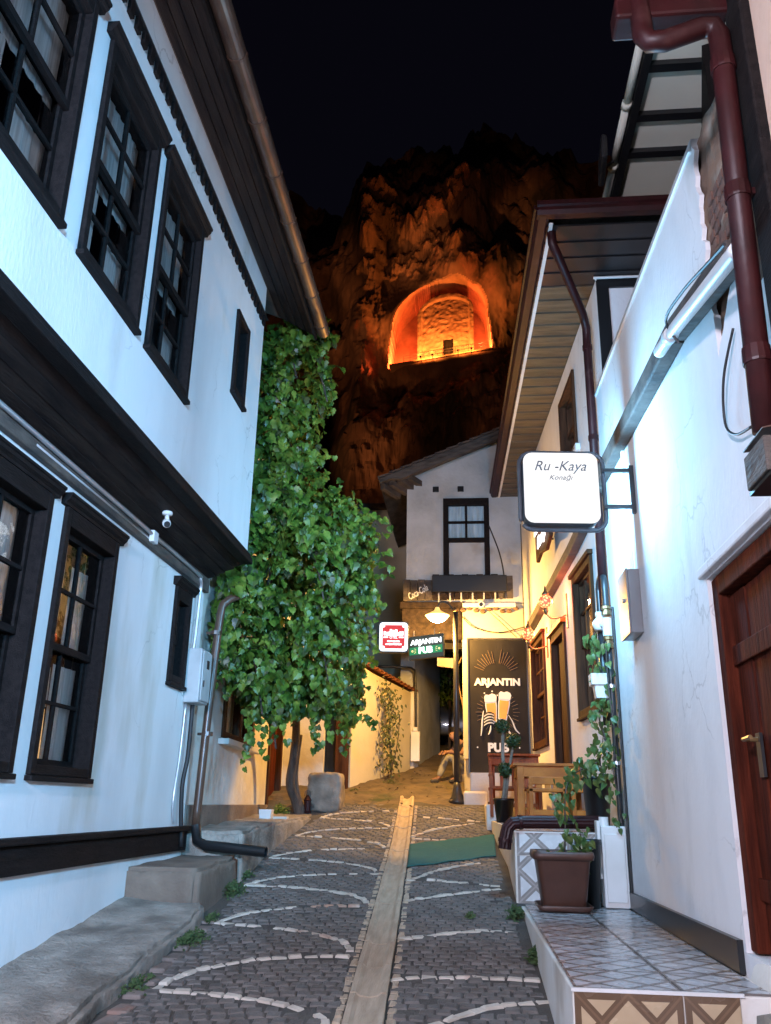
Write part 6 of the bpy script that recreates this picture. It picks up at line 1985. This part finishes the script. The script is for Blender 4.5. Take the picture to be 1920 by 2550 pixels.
def rock(x, z):
    p = Vector((x * .06, z * .06, 1.7))
    y = CY0 + (z - 64) * .18
    y += 9 * noise.fractal(p, 1.0, 2.0, 4) + 2.2 * noise.fractal(Vector((x * .22, z * .10, 4)), 1.0, 2.0, 5)
    y += 1.0 * noise.fractal(Vector((x * .6, z * .35, 9)), .9, 2.0, 3)
    y -= 1.3 * noise.ridged_multi_fractal(Vector((x * .13, z * .07, 2)), 1.0, 2.1, 4, 1.0, 2.0)
    y -= .7 * noise.ridged_multi_fractal(Vector((x * .5, z * .28, 6)), .9, 2.2, 4, 1.0, 2.0)
    # great left shoulder standing back
    y += 14 * max(0, min(1, (-15 - x) / 7))
    return y
def face_y(x, z):
    y = rock(x, z)
    a = arch(x, z, 7.0, 12.6)
    d = math.hypot((x - ACX) / 14, (z - 69) / 12)
    f = max(0, 1 - d)
    flat = CY0 + .6
    y = y * (1 - min(1, f * 2.2)) + flat * min(1, f * 2.2)
    if a < 0:
        y = CY0 + 7.0
    return y
mb = MB()
NX, NZ = 330, 260
x0, x1, zb = -62, 50, 26
def cf(s, t):
    # denser columns near the tomb
    x = x0 + (-15 - x0) * s / .28 if s < .28 else (-15 + 22 * (s - .28) / .47 if s < .75 else 7 + (x1 - 7) * (s - .75) / .25)
    top = skyline(x) + 1.3 * noise.noise(Vector((x * .5, 0, 0))) + .6 * noise.noise(Vector((x * 1.7, 3, 0)))
    z = zb + (60.5 - zb) * t / .22 if t < .22 else (60.5 + 18.5 * (t - .22) / .48 if t < .70 else 79 + (top - 79) * (t - .70) / .30)
    y = face_y(x, z)
    if t > .97: y += (t - .97) / .03 * 3
    return (x, y, z)
mb.grid(cf, NX, NZ)
mb.v[-(NX + 1):] = mb.v[-(NX + 1):]
back = [(x0, 175, zb), (x1, 175, zb)]
cl = mb.build('cliff', M_RK, at=(0, CY0, 26), recalc=False)
cl.data.materials.append(M_RK2)
for p in cl.data.polygons:
    c = p.center
    if p.center.y < 9 and arch(c.x, c.z + 26, 7.3, 12.9) < 0 and abs(c.x - ACX) < 9 and c.z + 26 > AZ0 - 1.6: p.material_index = 1
tag(cl, kind='structure')
# far slope that closes the ground behind the houses
mb = MB()
mb.grid(lambda s, t: (-75 + 150 * s, 26 + (CY0 + 4 - 26) * t, 2.0 + 34 * t ** 1.2 + 1.2 * noise.noise(Vector((s * 30, t * 18, 0)))), 60, 50)
tag(mb.build('hillside', M_RK, at=(0, 60, 0), smooth=True, recalc=False), kind='structure')

tomb = thing('rock_tomb', (-2.9, CY0 + 3, AZ0), 'orange lit rock cut tomb with arched front and small dark doorway in the cliff', 'tomb')
mb = MB()
cx, hw, top = -2.75, 4.15, 10.4
def tz(x): return AZ0 + .155 * (x - ACX)
out = []
for k in range(19):
    t = math.pi * k / 18
    x = cx + hw * math.cos(t)
    out.append((x, tz(x) * 0 + tz(cx) + .155 * (x - cx) + top - hw * .78 + hw * .78 * math.sin(t)))
pts = [(cx + hw, tz(cx + hw) - .4)] + out + [(cx - hw, tz(cx - hw) - .4)]
# front face with a shallow arched frame and door opening built from vertical strips
yF = CY0 + .9
def outline_top(x):
    u = max(-1, min(1, (x - cx) / hw))
    return tz(x) + top - hw * .78 + hw * .78 * math.sqrt(max(0, 1 - u * u))
nxs = 44
xs_ = [cx - hw + 2 * hw * i / nxs for i in range(nxs + 1)]
dx0, dx1, dz1 = -3.05, -1.7, 2.7
for a, b in zip(xs_, xs_[1:]):
    m_ = (a + b) / 2
    inner = abs(m_ - cx) < hw - .62
    za = tz(m_) - .5
    zt_ = outline_top(m_)
    nz = 40
    for k in range(nz):
        z1, z2 = za + (zt_ - za) * k / nz, za + (zt_ - za) * (k + 1) / nz
        zc = (z1 + z2) / 2
        if dx0 < m_ < dx1 and zc - tz(m_) < dz1: continue
        dfr = min(hw - abs(m_ - cx), (zt_ - zc))
        def yy(x, z):
            d_ = min(hw - abs(x - cx), outline_top(x) - z)
            y = yF + (.4 if d_ > .6 else 0)
            if d_ > .6: y += .11 * noise.fractal(Vector((x * .8, z * 1.3, 0)), 1, 2, 4)
            return y + .12 * noise.noise(Vector((x * 2, z * 2, 5)))
        mb.add([(a, yy(a, z1), z1), (b, yy(b, z1), z1), (b, yy(b, z2), z2), (a, yy(a, z2), z2)], [(0, 1, 2, 3)])
mb.build('tomb_front', M_RK2, tomb, recalc=True)
mb = MB()
mb.prism([(x, yF + .1, z) for x, z in pts], (0, 4.2, 0))
mb.f = mb.f[1:]
mb.build('tomb_body', M_RK2, tomb)
MB().box((dx0 - .3, yF + 1.15, tz(-2.4) - .6), (dx1 + .3, yF + 1.25, tz(-2.4) + 5.0)).build('doorway', M_INK, tomb)  # black panel behind the door opening, the unlit inside put in as colour
mb = MB()
for x in [cx - hw - 2 + .95 * k for k in range(14)]:
    mb.tube([(x, CY0 + .45, tz(x) - .4), (x, CY0 + .45, tz(x) + .75)], .035, 5)
for h in (.5, .95):
    mb.tube([(cx - hw - 2, CY0 + .45, tz(cx - hw - 2) + h - .2), (cx + hw + 2, CY0 + .45, tz(cx + hw + 2) + h - .2)], .03, 5)
mb.build('railing', M_BL, tomb)
mb = MB()
mb.hexa([(-11, CY0 + .3, tz(-11) - .5), (4, CY0 + .3, tz(4) - .5), (4, CY0 + 7.5, tz(4) - .4), (-11, CY0 + 7.5, tz(-11) - .4), (-11, CY0 + .3, tz(-11) - .3), (4, CY0 + .3, tz(4) - .3), (4, CY0 + 7.5, tz(4) - .22), (-11, CY0 + 7.5, tz(-11) - .22)])
mb.build('ledge', M_RK2, tomb)
# floodlights of the tomb (real fittings on the ledge) and of the cliff foot
OR = (1.0, .22, .036)
RD = (1.0, .125, .03)
for i, (x, y, z, c, p) in enumerate(((-6.3, CY0 - 1.2, -.45, OR, 3600), (-.9, CY0 - 1.3, -.5, (1.0, .26, .045), 2800), (1.0, CY0 - 1.2, -.45, OR, 2600), (-4.6, CY0 - 1.3, -.5, (1.0, .28, .05), 3200), (-9.4, CY0 + 3.2, .5, RD, 6500), (2.7, CY0 + 3.2, .5, RD, 5500))):
    MB().box((x - .15, y - .12, tz(x) + z - .4), (x + .15, y + .12, tz(x) + z - .2)).bar((x, y, tz(x) + z - .3), (x, CY0 + 1.2, tz(x) - .45), .08, .08).build('floodlight', M_BL, tomb)
    if i < 4:
        lamp('tomb_light', 'SPOT', (x, y, tz(x) + z), c, p, .2, (x, yF + .6, tz(x) + 4.5), rad(150), .5)
    else:
        lamp('tomb_light', 'POINT', (x, y, tz(x) + z), c, p, .25)
CO = (1.0, .34, .11)
for pos, tgt, ang, p, c in (((-30, 84, 34), (-18, 116, 76), 26, 22000, CO), ((-8, 78, 34), (-4.5, 122, 98), 13, 52000, CO), ((14, 82, 36), (10, 122, 96), 18, 46000, CO),
                            ((-22, 78, 28), (-13, 108, 49), 26, 24000, CO), ((-2, 60, 26), (-3, 115, 84), 95, 11000, CO)):
    lamp('cliff_floodlight', 'SPOT', pos, c, p, .5, tgt, rad(ang), 1.0)

# ================================================================== STREET LIGHTS BEHIND THE VIEWER
for (p_, c_, w_, t_, s_), lb in zip(STREET, ('cold white street light on the right behind the viewer', 'warm white street light on the left behind the viewer')):
    p_ = Vector(p_)
    sl = thing('street_light', (p_.x + .3, p_.y - .5, gz(p_.y)), lb, 'street light', 'street lights behind the viewer')
    MB().tube([(p_.x + .3, p_.y - .5, gz(p_.y) - .2), (p_.x + .3, p_.y - .5, p_.z + .1)], .05, 10).build('pole', M_GV, sl)
    MB().tube([(p_.x + .3, p_.y - .5, p_.z + .05), (p_.x, p_.y - .1, p_.z + .2)], .03, 8).build('arm', M_GV, sl)
    MB().box((p_.x - .2, p_.y - .2, p_.z + .10), (p_.x + .2, p_.y + .1, p_.z + .2)).build('head', M_GB, sl)
    MB().box((p_.x - .18, p_.y - .18, p_.z + .085), (p_.x + .18, p_.y + .08, p_.z + .098)).build('led_panel', emis('led', c_, 6), sl)
